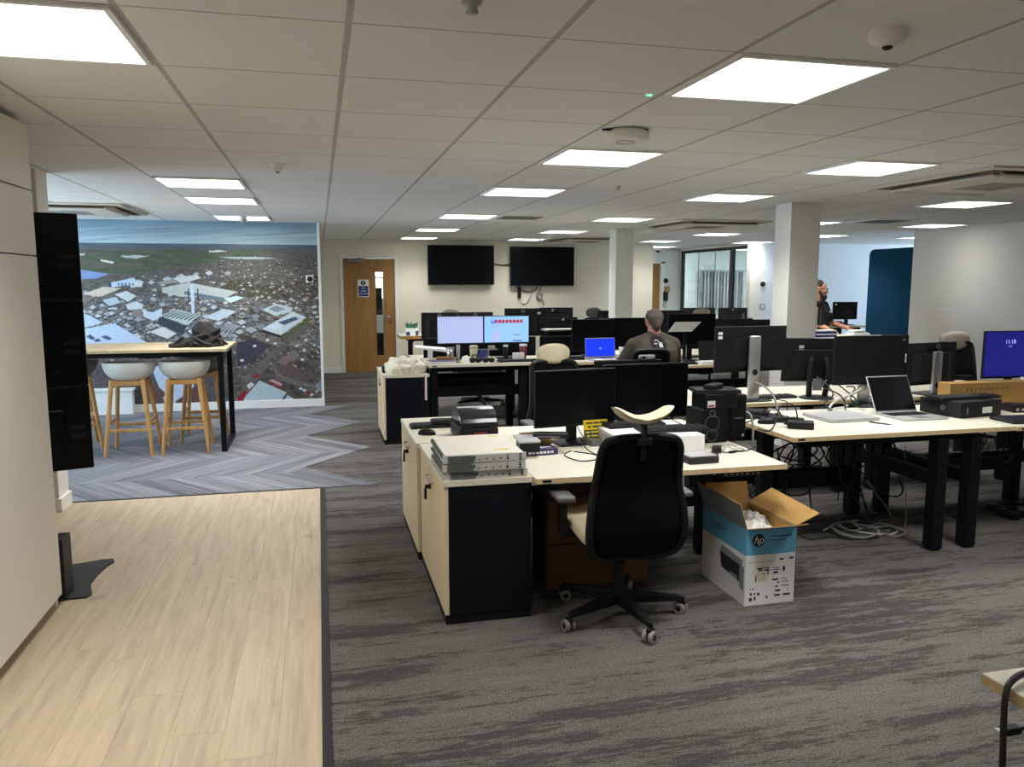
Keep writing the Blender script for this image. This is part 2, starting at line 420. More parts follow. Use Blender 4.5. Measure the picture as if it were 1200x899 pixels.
# back wall with its door opening
DX0, DX1, DH = .43, 1.345, 2.045
wb = MB().box(.03, YB, 0, DX0 - .05, YB + .14, H).box(DX1 + .05, YB, 0, 6.36, YB + .14, H).box(DX0 - .05, YB, DH + .05, DX1 + .05, YB + .14, H)
struct('wall_back', wb, 'wall_cream')
struct('wall_back_return', MB().box(6.22, YB + .14, 0, 6.36, 17, H), 'wall_white')
struct('baseboard_back', MB().box(.05, YB - .015, 0, DX0 - .06, YB, .10).box(DX1 + .06, YB - .015, 0, 6.3, YB, .10), 'trim_white', bevel=.004)
# mural wall with its return towards the door
struct('wall_mural', MB().box(-6, YM, 0, .03, YM + .14, H), 'wall_white')
struct('wall_mural_return', MB().box(-.11, YM + .14, 0, .03, YB + .14, H), 'wall_white')
struct('baseboard_mural', MB().box(-5, YM - .018, 0, .035, YM, .105), 'trim_white', bevel=.004)
struct('trim_3', MB().box(.0, YM - .006, .1, .034, YM, H), 'trim_white')
# left side: nib wall, hall with window, wall behind the cupboards
struct('wall_left_nib', MB().box(-5, 6.05, 0, -1.83, 6.28, H), 'wall_white')
struct('baseboard_nib', MB().box(-2.4, 6.032, 0, -1.812, 6.05, .1).box(-1.83, 6.05, 0, -1.812, 6.28, .1), 'trim_white')
struct('wall_left_behind_cupboards', MB().box(-2.45, -3.2, 0, -2.35, 6.05, H), 'wall_white')
def window(n, axis, c, a0, a1, z0, z1, wallname, wa0, wa1):
    """a wall along y (axis x fixed at c) with a glazed opening"""
    w = MB()
    w.box(c, wa0, 0, c + .14, a0, H).box(c, a1, 0, c + .14, wa1, H).box(c, a0, 0, c + .14, a1, z0).box(c, a0, z1, c + .14, a1, H)
    struct(wallname, w, 'wall_white')
    f = MB(); t = .05; m = (a0 + a1) / 2
    f.box(c + .03, a0, z0, c + .1, a1, z0 + t).box(c + .03, a0, z1 - t, c + .1, a1, z1).box(c + .03, a0, z0 + t, c + .1, a0 + t, z1 - t).box(c + .03, a1 - t, z0 + t, c + .1, a1, z1 - t).box(c + .03, m - t / 2, z0 + t, c + .1, m + t / 2, z1 - t)
    o = struct('window_%d' % n, f, 'trim_white')
    MB().box(c + .06, a0 + t, z0 + t, c + .066, a1 - t, z1 - t).build('pane', 'pane_glass', o)
window(1, 'x', -4.9, 6.7, 10.3, .75, 2.15, 'wall_left_hall', 6.28, 10.6)
# right side
struct('wall_right', MB().box(8.7, -3.2, 0, 8.84, 10.25, H), 'wall_right_white')
struct('wall_rear', MB().box(-6, -3.3, 0, 15, -3.2, H), 'wall_white')
struct('wall_far_room', MB().box(8.42, 13.9, 0, 14.2, 14.04, H), 'wall_daylight_blue')
struct('wall_far_pier', MB().box(8.13, 13.9, 0, 8.42, 14.04, H), 'wall_white')
struct('wall_far_room_near', MB().box(8.84, 9.2, 0, 14.2, 9.3, H), 'wall_white')
window(2, 'x', 14.1, 9.7, 13.6, .8, 2.15, 'wall_far_room_side', 9.2, 14.04)
# recess with a second door, meeting room behind glass
struct('wall_recess', MB().box(6.22, 17, 0, 7.36, 17.14, H).box(7.36, 17, 2.08, 7.72, 17.14, H).box(7.72, 17, 0, 8.2, 17.14, H), 'wall_white')
d2 = struct('door_2', MB().box(7.36, 17.05, 0, 7.72, 17.09, 2.05), 'oak_door')
MB().box(7.66, 16.98, 0, 7.74, 17.05, 2.09).box(7.30, 16.98, 2.05, 7.74, 17.05, 2.10).build('door_frame', 'trim_white', d2)
struct('wall_meeting_back', MB().box(8.2, 17.6, 0, 12, 17.7, H), 'wall_white')
window(5, 'x', 11.6, 14.5, 17.2, .9, 2.15, 'wall_meeting_side', 14.04, 17.7)  # unseen window, added so sky light brightens the meeting room
# glazed partition along x = 8.2
gp = MB(); X0, X1 = 8.17, 8.23
gp.box(X0, 13.98, 0, X1, 14.05, 2.335).box(X0, 16.93, 0, X1, 17.0, 2.335).box(X0, 14.05, 2.275, X1, 16.93, 2.335).box(X0, 14.05, 0, X1, 16.93, .06).box(X0, 14.66, .06, X1, 14.78, 2.275)
wp = struct('window_3', gp, 'frame_grey')
MB().box(8.195, 14.05, .06, 8.205, 14.66, 2.275).build('pane', 'green_glass', wp)
MB().box(8.195, 14.78, .06, 8.205, 16.93, 2.275).build('pane', 'green_glass', wp)
MB().box(8.193, 15.45, .06, 8.207, 15.456, 2.275).box(8.193, 16.2, .06, 8.207, 16.206, 2.275).build('glazing_joint', 'mid_grey', wp)
struct('wall_partition_head', MB().box(8.15, 14.04, 2.335, 8.25, 17.1, H), 'wall_white')
# square columns
struct('column_1', MB().box(4.42, 6.85, 0, 4.745, 7.12, H), 'column_white', bevel=.004)
struct('column_2', MB().box(4.135, 10.72, 0, 4.40, 10.98, H), 'column_white', bevel=.004)
# door 1
fr = MB().box(DX0 - .05, YB - .02, 0, DX0, YB + .15, DH + .05).box(DX1, YB - .02, 0, DX1 + .05, YB + .15, DH + .05).box(DX0, YB - .02, DH, DX1, YB + .15, DH + .05)
struct('trim_4', fr, 'trim_white', bevel=.004)
vx0, vx1, vz0, vz1 = 1.005, 1.13, .30, 1.80
dd = MB(); y0, y1 = YB + .01, YB + .055
dd.box(DX0 + .003, y0, .004, vx0, y1, DH - .003).box(vx1, y0, .004, DX1 - .003, y1, DH - .003).box(vx0, y0, .004, vx1, y1, vz0).box(vx0, y0, vz1, vx1, y1, DH - .003)
d1 = struct('door_1', dd, 'oak_door')
MB().box(vx0, y0 + .02, vz0, vx1, y0 + .028, vz1).build('vision_pane', 'pane_glass', d1)
MB().box(vx0 - .012, y0 - .004, vz0, vx0, y0 + .01, vz1).box(vx1, y0 - .004, vz0, vx1 + .012, y0 + .01, vz1).box(vx0 - .012, y0 - .004, vz1, vx1 + .012, y0 + .01, vz1 + .012).box(vx0 - .012, y0 - .004, vz0 - .012, vx1 + .012, y0 + .01, vz0).build('glazing_bead', 'oak_door', d1)
h = MB(); h.cyl((1.245, y0, 1.0), (1.245, y0 - .012, 1.0), .027).tube([(1.245, y0 - .01, 1.0), (1.245, y0 - .05, 1.0), (1.215, y0 - .055, 1.0), (1.13, y0 - .055, 1.0)], .011).cyl((1.245, y0, .9), (1.245, y0 - .008, .9), .024)
h.build('door_handle', 'steel', d1)
MB().rbox(.53, y0 - .06, 1.965, .79, y0, 2.03, .01).tube([(.6, y0 - .03, 2.03), (.75, y0 - .06, 2.05), (.86, y0 - .02, 2.06)], .008).build('door_closer', 'door_closer', d1)
sg = thing('door_sign', 'blue and white notice fixed to the oak door', 'sign', (.782, y0, 1.36))
MB().box(-.1, -.004, 0, .1, 0, .31).build('sign_plate', 'print_white', sg)
MB().box(-.088, -.0055, .012, .088, -.004, .195).build('blue_field', 'sign_blue', sg)
MB().cyl((0, -.004, .25), (0, -.0055, .25), .043, n=24).build('roundel', 'ink', sg)
MB().box(-.008, -.0065, .222, .008, -.0055, .278).build('roundel_mark', 'print_white', sg)
for k, tx in enumerate(('FIRE', 'DOOR', 'KEEP SHUT')):
    text(tx, .036, 'lettering', 'print_white', sg, (0, -.0058, .155 - k * .05), UPR)
# corridor behind the vision panel
struct('wall_corridor', MB().box(.0, 16.4, 0, 2.4, 16.5, 1.25).box(.0, 16.4, 2.2, 2.4, 16.5, H).box(0, 16.4, 1.25, .6, 16.5, 2.2).box(1.9, 16.4, 1.25, 2.4, 16.5, 2.2), 'wall_white')
wc = struct('window_4', MB().box(.6, 16.42, 1.25, .65, 16.46, 2.2).box(1.85, 16.42, 1.25, 1.9, 16.46, 2.2).box(.65, 16.42, 1.25, 1.85, 16.46, 1.3).box(.65, 16.42, 2.15, 1.85, 16.46, 2.2).box(1.28, 16.42, 1.3, 1.31, 16.46, 2.15).box(.65, 16.42, 1.7, 1.85, 16.46, 1.73), 'trim_white')
MB().box(.65, 16.435, 1.3, 1.85, 16.44, 2.15).build('pane', 'pane_glass', wc)
struct('wall_corridor_sides', MB().box(-.1, YB + .14, 0, 0, 16.5, H).box(2.4, YB + .14, 0, 2.5, 16.5, H), 'wall_white')
wm = thing('water_cooler', 'dark cooler on a pale cabinet seen through the door glass', 'cooler', (1.2, 16.1, 0))
MB().rbox(-.2, -.2, .0, .2, .2, .62, .01).build('dark_base', 'black_plastic', wm)
MB().rbox(-.2, -.2, .62, .2, .2, .98, .01).build('body', 'white_plastic', wm)
MB().rbox(-.13, -.16, .98, .03, .1, 1.52, .02).build('bottle_holder', 'black_plastic', wm)
# vertical blinds at the end of the meeting room
bl = thing('vertical_blind', 'grey vertical blind hanging in the glazed meeting room', 'blind', (9.55, 17.57, .95))
for k in range(14):
    MB().box(-.045, -.004, 0, .045, .004, .93).build('slat', 'mid_grey' if k % 3 == 0 else 'light_grey', bl, (-.55 + k * .085, -.02, 0), (0, 0, R(28)))
MB().box(-.62, -.045, .93, .62, .02, .97).build('head_rail', 'light_grey', bl)
for k, z in enumerate((1.15, 1.42, 1.69)):
    tag(MB().box(8.62, 17.588, z, 8.84, 17.6, z + .2).build('paper_sign', 'white_paper'), ('lowest', 'middle', 'top')[k] + ' white sheet on the wall seen through the glass partition', 'notice', 'sheets on the meeting room wall')
# wall fittings
def dome_sensor(name, label, cat, loc, rz, box=True, s=1.0):
    t = thing(name, label, cat, loc, rz)
    if box: MB().rbox(-.048 * s, -.012, -.048 * s, .048 * s, 0, .048 * s, .006).build('wall_plate', 'white_plastic', t)
    MB().lathe([(.0, .03), (.02, .028), (.033, .016), (.036, 0)], n=20).build('dome', 'black_plastic', t, (0, -.012, 0), (R(90), 0, 0)).scale = (s, s, s)
    return t
dome_sensor('motion_detector', 'black dome sensor on a white square plate over the mural', 'sensor', PY(363, 327, YM - .014), 0)
dome_sensor('wall_camera', 'small black dome camera on the bluish wall beyond the glazing', 'camera', PY(893.5, 333, 13.9), 0, True, 1.4)
o = thing('light_switch', 'white switch plate low on the bluish wall below the dome camera', 'switch', PY(893, 359, 13.9))
MB().rbox(-.06, -.012, -.06, .06, 0, .06, .005).build('plate', 'light_grey', o); MB().rbox(-.02, -.018, -.025, .02, -.01, .025, .004).build('rocker', 'white_plastic', o)
dome_sensor('door_entry_unit', 'small black entry unit on the wall of the recess', 'entry unit', PY(780, 329, 17), 0, False, 1.6)
o = thing('key_box', 'orange brown key box on the recess wall', 'key box', PY(781, 339, 17)); MB().rbox(-.06, -.06, -.07, .06, 0, .07, .01).build('case', 'cardboard', o); MB().cyl((.02, -.06, 0), (.02, -.066, 0), .015).build('lock', 'steel', o)
o = thing('wall_phone', 'black phone hanging on the recess wall', 'phone', PY(779.5, 347, 17)); MB().rbox(-.06, -.05, -.1, .06, 0, .1, .02).build('cradle', 'black_plastic', o); MB().rbox(-.075, -.09, -.11, -.02, -.05, .11, .02).build('handset', 'black_matt', o); MB().tube([(-.05, -.07, -.1), (-.08, -.07, -.22), (-.02, -.05, -.26), (0, -.02, -.1)], .006, spline=4).build('curly_cord', 'black_cable', o)
# low white boxing on the mural wall
struct('trim_5', MB().box(-4.2, YM - .13, 0, -2.27, YM - .012, .295).box(-4.2, YM - .15, .295, -2.25, YM - .012, .325), 'trim_white', bevel=.004)

# ------------------------------------------------------------------ tall white cupboards on the left
tc = thing('tall_cupboard', 'tall white run of cupboards at the left edge', 'cupboard', (-1.3, 0, 0))
yA, yE = -3.1, 4.236
MB().box(-1.0, yA, .065, -.022, yE - .02, 2.34).build('carcass', 'cupboard_gap', tc)
for (z0, z1) in ((.065, 1.742), (1.748, 2.046), (2.052, 2.343)):
    MB().box(-.02, yA, z0, 0, yE, z1).build('door_panel', 'cupboard_white', tc, bevel=.0015)
MB().box(-1.0, yE - .018, .0, -.022, yE - .0, 2.343).build('end_panel', 'cupboard_white', tc, bevel=.0015)
MB().box(-1.0, yA, 0, -.06, yE - .03, .064).build('plinth', 'cupboard_white', tc)

# ------------------------------------------------------------------ the printed mural
def mural():
    mx0, mx1, mz0, mz1 = -4.6, .0, .106, 2.376
    NU, NV = 760, 330
    xs = np.concatenate([np.linspace(mx0, -2.75, 60), np.linspace(-2.74, mx1, NU - 60)]); zs = np.linspace(mz0, mz1, NV)
    Xg, Zg = np.meshgrid(xs, zs); Yv = YM - .004
    def proj(X, Z):
        vx, vy, vz = X, Yv, Z - HC
        d = vx * FW.x + vy * FW.y + vz * FW.z
        return CX + F * (vx * RT.x + vy * RT.y) / d, CY - F * (vx * UP.x + vy * UP.y + vz * UP.z) / d
    px, py = proj(Xg, Zg)            # the print is drawn up in units of about 1 cm
    def hsh(i, j, s):
        h = (i * 374761393 + j * 668265263 + s * 144665) & 0xffffffff
        h = ((h ^ (h >> 13)) * 1274126177) & 0xffffffff
        return ((h ^ (h >> 16)) & 0xffff) / 65535.0
    def cell(u, v, s): return hsh(np.floor(u).astype(np.int64), np.floor(v).astype(np.int64), s)
    def vn(u, v, s):
        iu, iv = np.floor(u).astype(np.int64), np.floor(v).astype(np.int64); fu, fv = u - iu, v - iv
        fu = fu * fu * (3 - 2 * fu); fv = fv * fv * (3 - 2 * fv)
        a, b, c, d = hsh(iu, iv, s), hsh(iu + 1, iv, s), hsh(iu, iv + 1, s), hsh(iu + 1, iv + 1, s)
        return (a * (1 - fu) + b * fu) * (1 - fv) + (c * (1 - fu) + d * fu) * fv
    def fb(u, v, s): return .5 * vn(u, v, s) + .3 * vn(u * 2.1, v * 2.1, s + 1) + .2 * vn(u * 4.3, v * 4.3, s + 2)
    C = np.zeros(px.shape + (3,))
    def A(*c): return np.array(c, float)
    hz = 284.3 + (px - 88) * .011
    # sky with streaks
    t = np.clip((py - 258) / (hz - 258), 0, 1)[..., None]
    st = fb(px / 60, py / 2.6 + px * .02, 5)[..., None]
    C[:] = A(108, 134, 150) * (1 - t) + A(164, 182, 190) * t + (st - .5) * 50
    land = py > hz
    d = np.clip(py - hz, .05, None)
    u = (px - 215) / (d + 9); v = np.log(d + 9)
    base = fb(u * 14, v * 20, 11)[..., None]
    L = A(90, 88, 85) + (base - .5) * 64
    far = np.clip(1 - d / 12, 0, 1)[..., None]
    L = L * (1 - far) + (A(84, 98, 112) + (fb(px / 30, py / 1.4, 21)[..., None] - .5) * 40) * far
    # fields on the left and across the middle distance
    g = fb(px / 36, py / 2.3, 31)
    fld = (d > 7) & (d < 38) & (py < 332 - (px - 88) * .16)
    Lf = np.where((g > .5)[..., None], A(80, 92, 72), A(96, 91, 84)) + (fb(px / 9, py / 2, 33)[..., None] - .5) * 22
    L = np.where(fld[..., None], Lf, L)
    # town: per-block roofs, trees and specks, smaller towards the horizon
    def town(mask, k, s, pal, amt=1.0):
        nonlocal L
        a = u * k + .35 * v * k; b = v * k * 1.25 - u * k * .28
        r = cell(a, b, s); r2 = cell(a * 2.3 + .4, b * 2.1 + .7, s + 3)
        q = np.array(pal, float)[(r * len(pal)).astype(int) % len(pal)]
        q = q + (r2[..., None] - .5) * 44
        L = np.where(mask[..., None], L * (1 - amt) + q * amt, L)
        return r2
    urb = (d > 14) & ~fld
    pal = [(72, 70, 66), (96, 92, 88), (118, 108, 98), (84, 82, 84), (120, 116, 112), (64, 62, 56), (98, 86, 78)]
    r2 = town(urb & (d < 62), 52, 41, pal, .34)
    L = np.where((urb & (r2 > .97) & (d < 70))[..., None], A(140, 138, 134), L)
    r2 = town(urb & (d >= 62) & (d < 118), 40, 43, [(86, 84, 84), (120, 114, 108), (150, 150, 152), (100, 104, 112), (70, 68, 68), (132, 118, 104), (158, 162, 166)], .45)
    L = np.where((urb & (r2 > .975) & (d >= 62) & (d < 130))[..., None], A(172, 178, 184), L)
    r2 = town(urb & (d >= 118), 30, 45, [(74, 72, 74), (92, 86, 82), (66, 64, 66), (104, 98, 92), (84, 76, 70)], .5)
    L = np.where((urb & (r2 > .985) & (d >= 118))[..., None], A(176, 178, 182), L)
    tr = fb(u * 16, v * 22, 51)
    L = np.where((urb & (tr > .60) & (px > 255))[..., None], L * .35 + A(62, 60, 46) * .65, L)
    C = np.where(land[..., None], L, C)
    tex = (fb(px / 2.2, py / 1.6, 61)[..., None] - .5)
    def poly(pts, c, tx=14, wall=0):
        nonlocal C
        if wall: poly([(x, y + wall) for x, y in pts], (66, 68, 74), 8)          # the walls under a roof
        xa, xb = min(q[0] for q in pts), max(q[0] for q in pts); ya, yb = min(q[1] for q in pts), max(q[1] for q in pts)
        ci = np.nonzero(((px > xa) & (px < xb)).any(0))[0]; ri = np.nonzero(((py > ya) & (py < yb)).any(1))[0]
        if not len(ci) or not len(ri): return
        w = (slice(ri[0], ri[-1] + 1), slice(ci[0], ci[-1] + 1)); PX_, PY_ = px[w], py[w]
        ins = np.zeros(PX_.shape, bool); n = len(pts)
        for i in range(n):
            (x1, y1), (x2, y2) = pts[i], pts[(i + 1) % n]
            if y1 == y2: continue
            ins ^= ((PY_ < y1) != (PY_ < y2)) & (PX_ < (x2 - x1) * (PY_ - y1) / (y2 - y1) + x1)
        C[w] = np.where(ins[..., None], A(*c) + tex[w] * tx * 2, C[w])
    W = (192, 198, 202); W2 = (206, 206, 204); G = (122, 126, 132)
    poly([(60, 316), (94, 316), (128, 321), (112, 327), (60, 328)], (122, 140, 184))
    poly([(60, 298), (100, 297), (99, 299), (60, 300)], (176, 186, 190)); poly([(118, 304), (124, 305), (134, 307), (132, 309), (118, 306)], (206, 210, 206))
    poly([(140, 300), (160, 299), (176, 300), (160, 303), (146, 302)], (172, 178, 176)); poly([(245, 294), (258, 293), (266, 295), (245, 296)], (190, 196, 198))
    poly([(255, 301), (300, 301), (328, 303), (300, 304), (270, 303)], (160, 172, 174))
    # streets and roads
    poly([(276, 474), (292, 436), (322, 408), (352, 384), (380, 362), (380, 371), (348, 396), (322, 420), (300, 446), (294, 474)], (98, 92, 88))
    poly([(300, 392), (330, 400), (336, 404), (330, 408), (300, 398)], (112, 104, 96)); poly([(318, 424), (330, 440), (356, 448), (380, 452), (380, 456), (350, 453), (324, 444)], (104, 100, 98))
    # streets of small roofs, thinning out towards the horizon, and the works' many sheds
    rg = random.Random(11)
    def roof(x, y, w, c, wall=.6): poly([(x, y), (x + w * .55, y - w * .26), (x + w, y + w * .02), (x + w * .45, y + w * .28)], c, 5, wall)
    poly([(246, 336), (280, 326), (318, 334), (330, 350), (300, 352), (268, 342)], (78, 76, 62), 34); poly([(318, 336), (380, 322), (380, 360), (340, 356)], (80, 76, 68), 34)
    for k in range(420):
        y = 304 + 76 * rg.random() ** 1.1; x = 236 + 146 * rg.random() if y < 352 else 318 + 62 * rg.random()
        s = .9 + (y - 300) * .045
        if x < 300 - (y - 304) * .2 and y > 326: continue
        g = rg.choice(((168, 166, 162), (128, 112, 102), (110, 98, 90), (186, 184, 180), (142, 128, 118), (96, 88, 82)))
        roof(x, y, 1.6 * s, g, .35 * s)
    for k in range(330):
        y = 322 + 82 * rg.random(); x = 92 + 210 * rg.random(); s = .8 + (y - 318) * .028
        if y < 330 + (128 - x) * .25: continue
        v = rg.randint(96, 206); roof(x, y, rg.uniform(1.6, 5.2) * s, (v - 4, v, v + 5) if rg.random() < .75 else (v, v - 10, v - 20), .7 * s)
    for k in range(150):
        y = 398 + 72 * rg.random(); x = 150 + 230 * rg.random(); v = rg.randint(70, 150)
        roof(x, y, rg.uniform(2, 5.5), (v, v - 3, v - 5) if rg.random() < .8 else (v + 20, v - 14, v - 16), 1.2)
    # buildings
    poly([(127, 332), (157, 325.5), (159, 328), (158, 333), (130, 337)], (176, 190, 206)); poly([(127, 332), (130, 331.5), (131, 336), (128, 336)], (54, 66, 92)); poly([(152, 331), (162, 328), (168, 330), (166, 336), (153, 337)], W)
    for k in range(5): poly([(137 + k * 4.2, 333), (139.5 + k * 4.2, 331), (140.5 + k * 4.2, 335.5)], (92, 112, 148))
    poly([(96, 345), (122, 336), (142, 338), (118, 348)], (196, 182, 168)); poly([(60, 349), (92, 345), (110, 349), (100, 356), (60, 358)], (120, 112, 108))
    poly([(134, 345), (148, 341), (160, 347), (150, 354)], W, 14, 1.6); poly([(120, 352), (136, 348), (141, 355), (128, 359)], (176, 186, 198), 14, 1.6); poly([(147, 357), (160, 353), (168, 357), (166, 364), (150, 363)], W, 14, 1.6)
    poly([(155, 363), (166, 362), (167, 372), (156, 371)], (136, 122, 116))
    for (x, y, w) in ((104, 360, 9), (113, 366, 8), (126, 367, 9), (139, 368, 7), (116, 358, 7), (132, 362, 6), (150, 368, 6), (177, 352, 7), (186, 357, 9), (178, 346, 5), (204, 351, 6), (196, 346, 7), (238, 353, 8), (246, 360, 9), (173, 331, 9), (190, 327, 12), (206, 324, 12), (214, 328, 14), (226, 321, 8), (240, 320, 10), (257, 333, 8), (262, 320, 9)):
        poly([(x, y), (x + w * .55, y - w * .28), (x + w, y), (x + w * .45, y + w * .3)], (186 - (x * 7 % 40), 190 - (x * 7 % 40), 194 - (x * 7 % 40)), 8, .9)
    poly([(202, 326), (230, 322), (236, 326), (212, 332)], (196, 200, 198)); poly([(183, 331), (203, 327), (208, 331), (190, 334)], (150, 142, 136))
    poly([(190, 337), (221, 331), (278, 342), (263, 350), (214, 348), (190, 343)], (180, 184, 180)); poly([(216, 341), (263, 349), (262, 354), (216, 345)], (100, 118, 124)); poly([(262, 350), (277, 347), (286, 349), (270, 355)], (196, 216, 222))
    poly([(223, 333), (227, 333), (228, 369), (224.5, 368)], (190, 202, 216)); poly([(220, 338), (221.5, 338), (221.5, 352), (220, 352)], (58, 66, 78)); poly([(231, 338), (232.5, 338), (232.5, 349), (231, 349)], (58, 66, 78))
    poly([(168, 364), (179, 366), (190, 361), (190, 371), (180, 376), (168, 371)], (190, 202, 216))
    poly([(187, 370), (208, 363), (236, 369), (220, 381)], (176, 190, 190))
    for k in range(8): poly([(190 + k * 5, 370.5 + k * .75), (207 + k * 4.2, 364 + k * .6), (208 + k * 4.2, 364.6 + k * .6), (191.5 + k * 5, 371.6 + k * .75)], (84, 96, 98), 6)
    poly([(187, 371), (220, 382), (213, 392), (184, 379)], (62, 68, 80)); poly([(238, 372), (262, 362), (278, 365), (256, 376)], (184, 196, 206)); poly([(244, 386), (268, 378), (282, 382), (264, 396)], (150, 152, 158))
    for k in range(6): poly([(247 + k * 5, 388 + k * .6), (262 + k * 3.4, 380 + k * .5), (263 + k * 3.4, 380.6), (249 + k * 5, 389 + k * .6)], (92, 92, 98), 6)
    poly([(175, 389), (190, 383), (207, 391), (196, 397)], W2); poly([(175, 389), (196, 397), (196, 400), (175, 392)], (96, 92, 92))
    poly([(60, 372), (92, 367), (101, 368), (121, 378), (95, 385), (60, 392)], (178, 194, 216)); poly([(60, 392), (95, 386), (134, 379), (170, 400), (178, 408), (60, 420)], (182, 196, 216))
    for q in ([(101, 393.5), (106, 392), (112, 397), (107, 398.5)], [(118, 394.5), (124, 393), (132, 397), (127, 399)], [(109, 399), (115, 396.5), (119, 399.5), (113, 401)]): poly(q, (74, 84, 112), 6)
    poly([(307, 363), (324, 356), (343, 361), (341, 366), (322, 370)], (176, 190, 192)); poly([(314, 362), (324, 358), (334, 362), (324, 366)], (120, 134, 138))
    poly([(307, 386), (343, 365), (359, 372), (329, 393)], (188, 198, 206)); poly([(307, 386), (329, 393), (329, 396), (307, 389)], (40, 44, 52)); poly([(322, 379), (346, 371), (350, 374), (326, 384)], (74, 86, 108)); poly([(311, 383), (323, 377), (333, 381), (322, 387)], (198, 210, 218))
    poly([(330, 396), (358, 374), (368, 372), (334, 398)], (86, 92, 62))
    poly([(277, 402), (298, 397), (317, 404), (297, 424), (278, 430)], (62, 62, 72)); poly([(60, 436), (175, 424), (236, 430), (270, 440), (262, 474), (60, 474)], (82, 78, 80), 30)
    poly([(178, 432), (196, 424), (228, 452), (206, 474), (194, 474)], (176, 188, 206)); poly([(206, 470), (232, 452), (246, 462), (240, 474), (206, 474)], (96, 66, 62)); poly([(150, 448), (170, 440), (196, 462), (180, 474)], (96, 76, 72))
    poly([(280, 474), (304, 446), (336, 460), (327, 474)], (168, 184, 194)); poly([(330, 474), (337, 463), (356, 474)], (164, 178, 188)); poly([(326, 474), (335, 461), (337, 462), (329, 474)], (80, 92, 104))
    poly([(279, 466), (286, 457), (290, 459), (284, 472), (279, 474)], (132, 40, 48)); poly([(296, 441), (302, 437), (305, 441), (298, 444)], (128, 44, 50)); poly([(289, 452), (294, 448), (298, 451), (292, 456)], (196, 196, 196))
    poly([(316, 446), (319, 444.5), (331, 450), (329, 452.5)], (190, 150, 150)); poly([(316, 448), (328, 453), (328, 455), (315, 449)], (140, 40, 46))
    poly([(328, 424), (366, 436), (362, 447), (324, 436)], (92, 80, 76)); poly([(324, 424), (345, 410), (352, 416), (334, 428)], (120, 106, 98))
    for (x, y, c) in ((350, 455, (190, 200, 212)), (354, 457, (190, 200, 212)), (360, 460, (140, 40, 50)), (363, 462, (190, 190, 190)), (345, 405, (196, 176, 166)), (354, 410, W), (352, 421, W2), (320, 402, W), (311, 398, W2), (366, 404, (160, 170, 186)), (372, 406, (160, 170, 186)), (296, 405, W2), (281, 422, (210, 210, 214)), (356, 398, W2)):
        poly([(x, y), (x + 3.4, y - 1.2), (x + 5, y + 1), (x + 1.6, y + 2.2)], c, 6)
    for k in range(11): poly([(358 + k * 1.6, 396 - k * 1.5), (361 + k * 1.6, 394 - k * 1.5), (365 + k * 1.4, 396.5 - k * 1.5), (362 + k * 1.4, 398 - k * 1.5)], (84, 78, 78) if k % 2 else (118, 116, 118), 10)
    poly([(369, 452), (376, 446), (380, 448), (380, 460), (372, 458)], (126, 130, 138))
    C = np.clip(C, 4, 250) / 255
    Ln = np.where(C <= .04045, C / 12.92, ((C + .055) / 1.055) ** 2.4)
    Ln = np.clip(Ln * MURAL_GAIN, 0, .85)
    n = NU * NV
    co = np.stack([Xg.ravel(), np.full(n, Yv), Zg.ravel()], 1)
    i, j = np.meshgrid(np.arange(NU - 1), np.arange(NV - 1)); a = (j * NU + i).ravel()
    quads = np.stack([a, a + 1, a + NU + 1, a + NU], 1)
    me = bpy.data.meshes.new('photo_mural'); me.from_pydata(co.tolist(), [], quads.tolist())
    at = me.color_attributes.new('print', 'FLOAT_COLOR', 'POINT')
    at.data.foreach_set('color', np.concatenate([Ln.reshape(n, 3), np.ones((n, 1))], 1).astype(np.float32).ravel())
    t = NT('mural_print'); q = t.n('ShaderNodeVertexColor', layer_name='print')
    t.set(q.outputs[0], .75, spec=.15); M['mural_print'] = t.m; me.materials.append(t.m)
    o = bpy.data.objects.new('photo_mural', me); COL.objects.link(o)
    tag(o, 'wall sized aerial photograph of an industrial town printed on the wall', 'mural')
MURAL_GAIN = 1.15
mural()

# ------------------------------------------------------------------ ceiling fittings
LG = 'ceiling light panels'
def make_light(label, loc):
    t = thing('ceiling_light', label, 'light', loc, 0, LG)
    f = MB()
    for a in ((-.305, -.30, -.286, .30), (.286, -.30, .305, .30), (-.286, -.30, .286, -.281), (-.286, .281, .286, .30)): f.box(a[0], a[1], -.012, a[2], a[3], 0)
    f.build('frame', 'lamp_frame', t)
    MB().box(-.286, -.281, -.008, .286, .281, -.002).build('diffuser', 'lamp_diffuser', t)
    l = bpy.data.lights.new('panel_lamp', 'AREA'); l.shape = 'RECTANGLE'; l.size = .56; l.size_y = .55; l.energy = LAMP; l.spread = R(118); l.color = (1, .993, .978)
    q = bpy.data.objects.new('panel_lamp', l); COL.objects.link(q); q.parent = t; q.location = (0, 0, -.0095)
    return t
cols = (-1.16 + .3175, 1.38 + .3175, 3.285 + .3175, 5.825 + .3175, 7.73 + .3175, 9.635 + .3175)
rows = (2.79, 4.70, 6.58, 9.14, 11.55, 13.72)
place = []
def L_(c, r, s): place.append((cols[c], rows[r], s))
L_(0, 0, 'large ceiling light cut by the top left corner'); L_(0, 2, 'ceiling light nearest the tall cupboards beyond the top left one')
place.append((cols[0], 7.92, 'middle ceiling light of the left row before the mural')); place.append((cols[0], 9.98, 'ceiling light touching the top of the mural, behind a sensor'))
for r, s in enumerate(('largest ceiling light, beside the round smoke detector', 'ceiling light just beyond the disc shaped access point', 'third ceiling light of the row leading to the wall screens', 'fourth ceiling light of the row leading to the wall screens, beside a vent', 'fifth ceiling light of the row leading to the wall screens', 'ceiling light above the left wall screen')): L_(1, r, s)
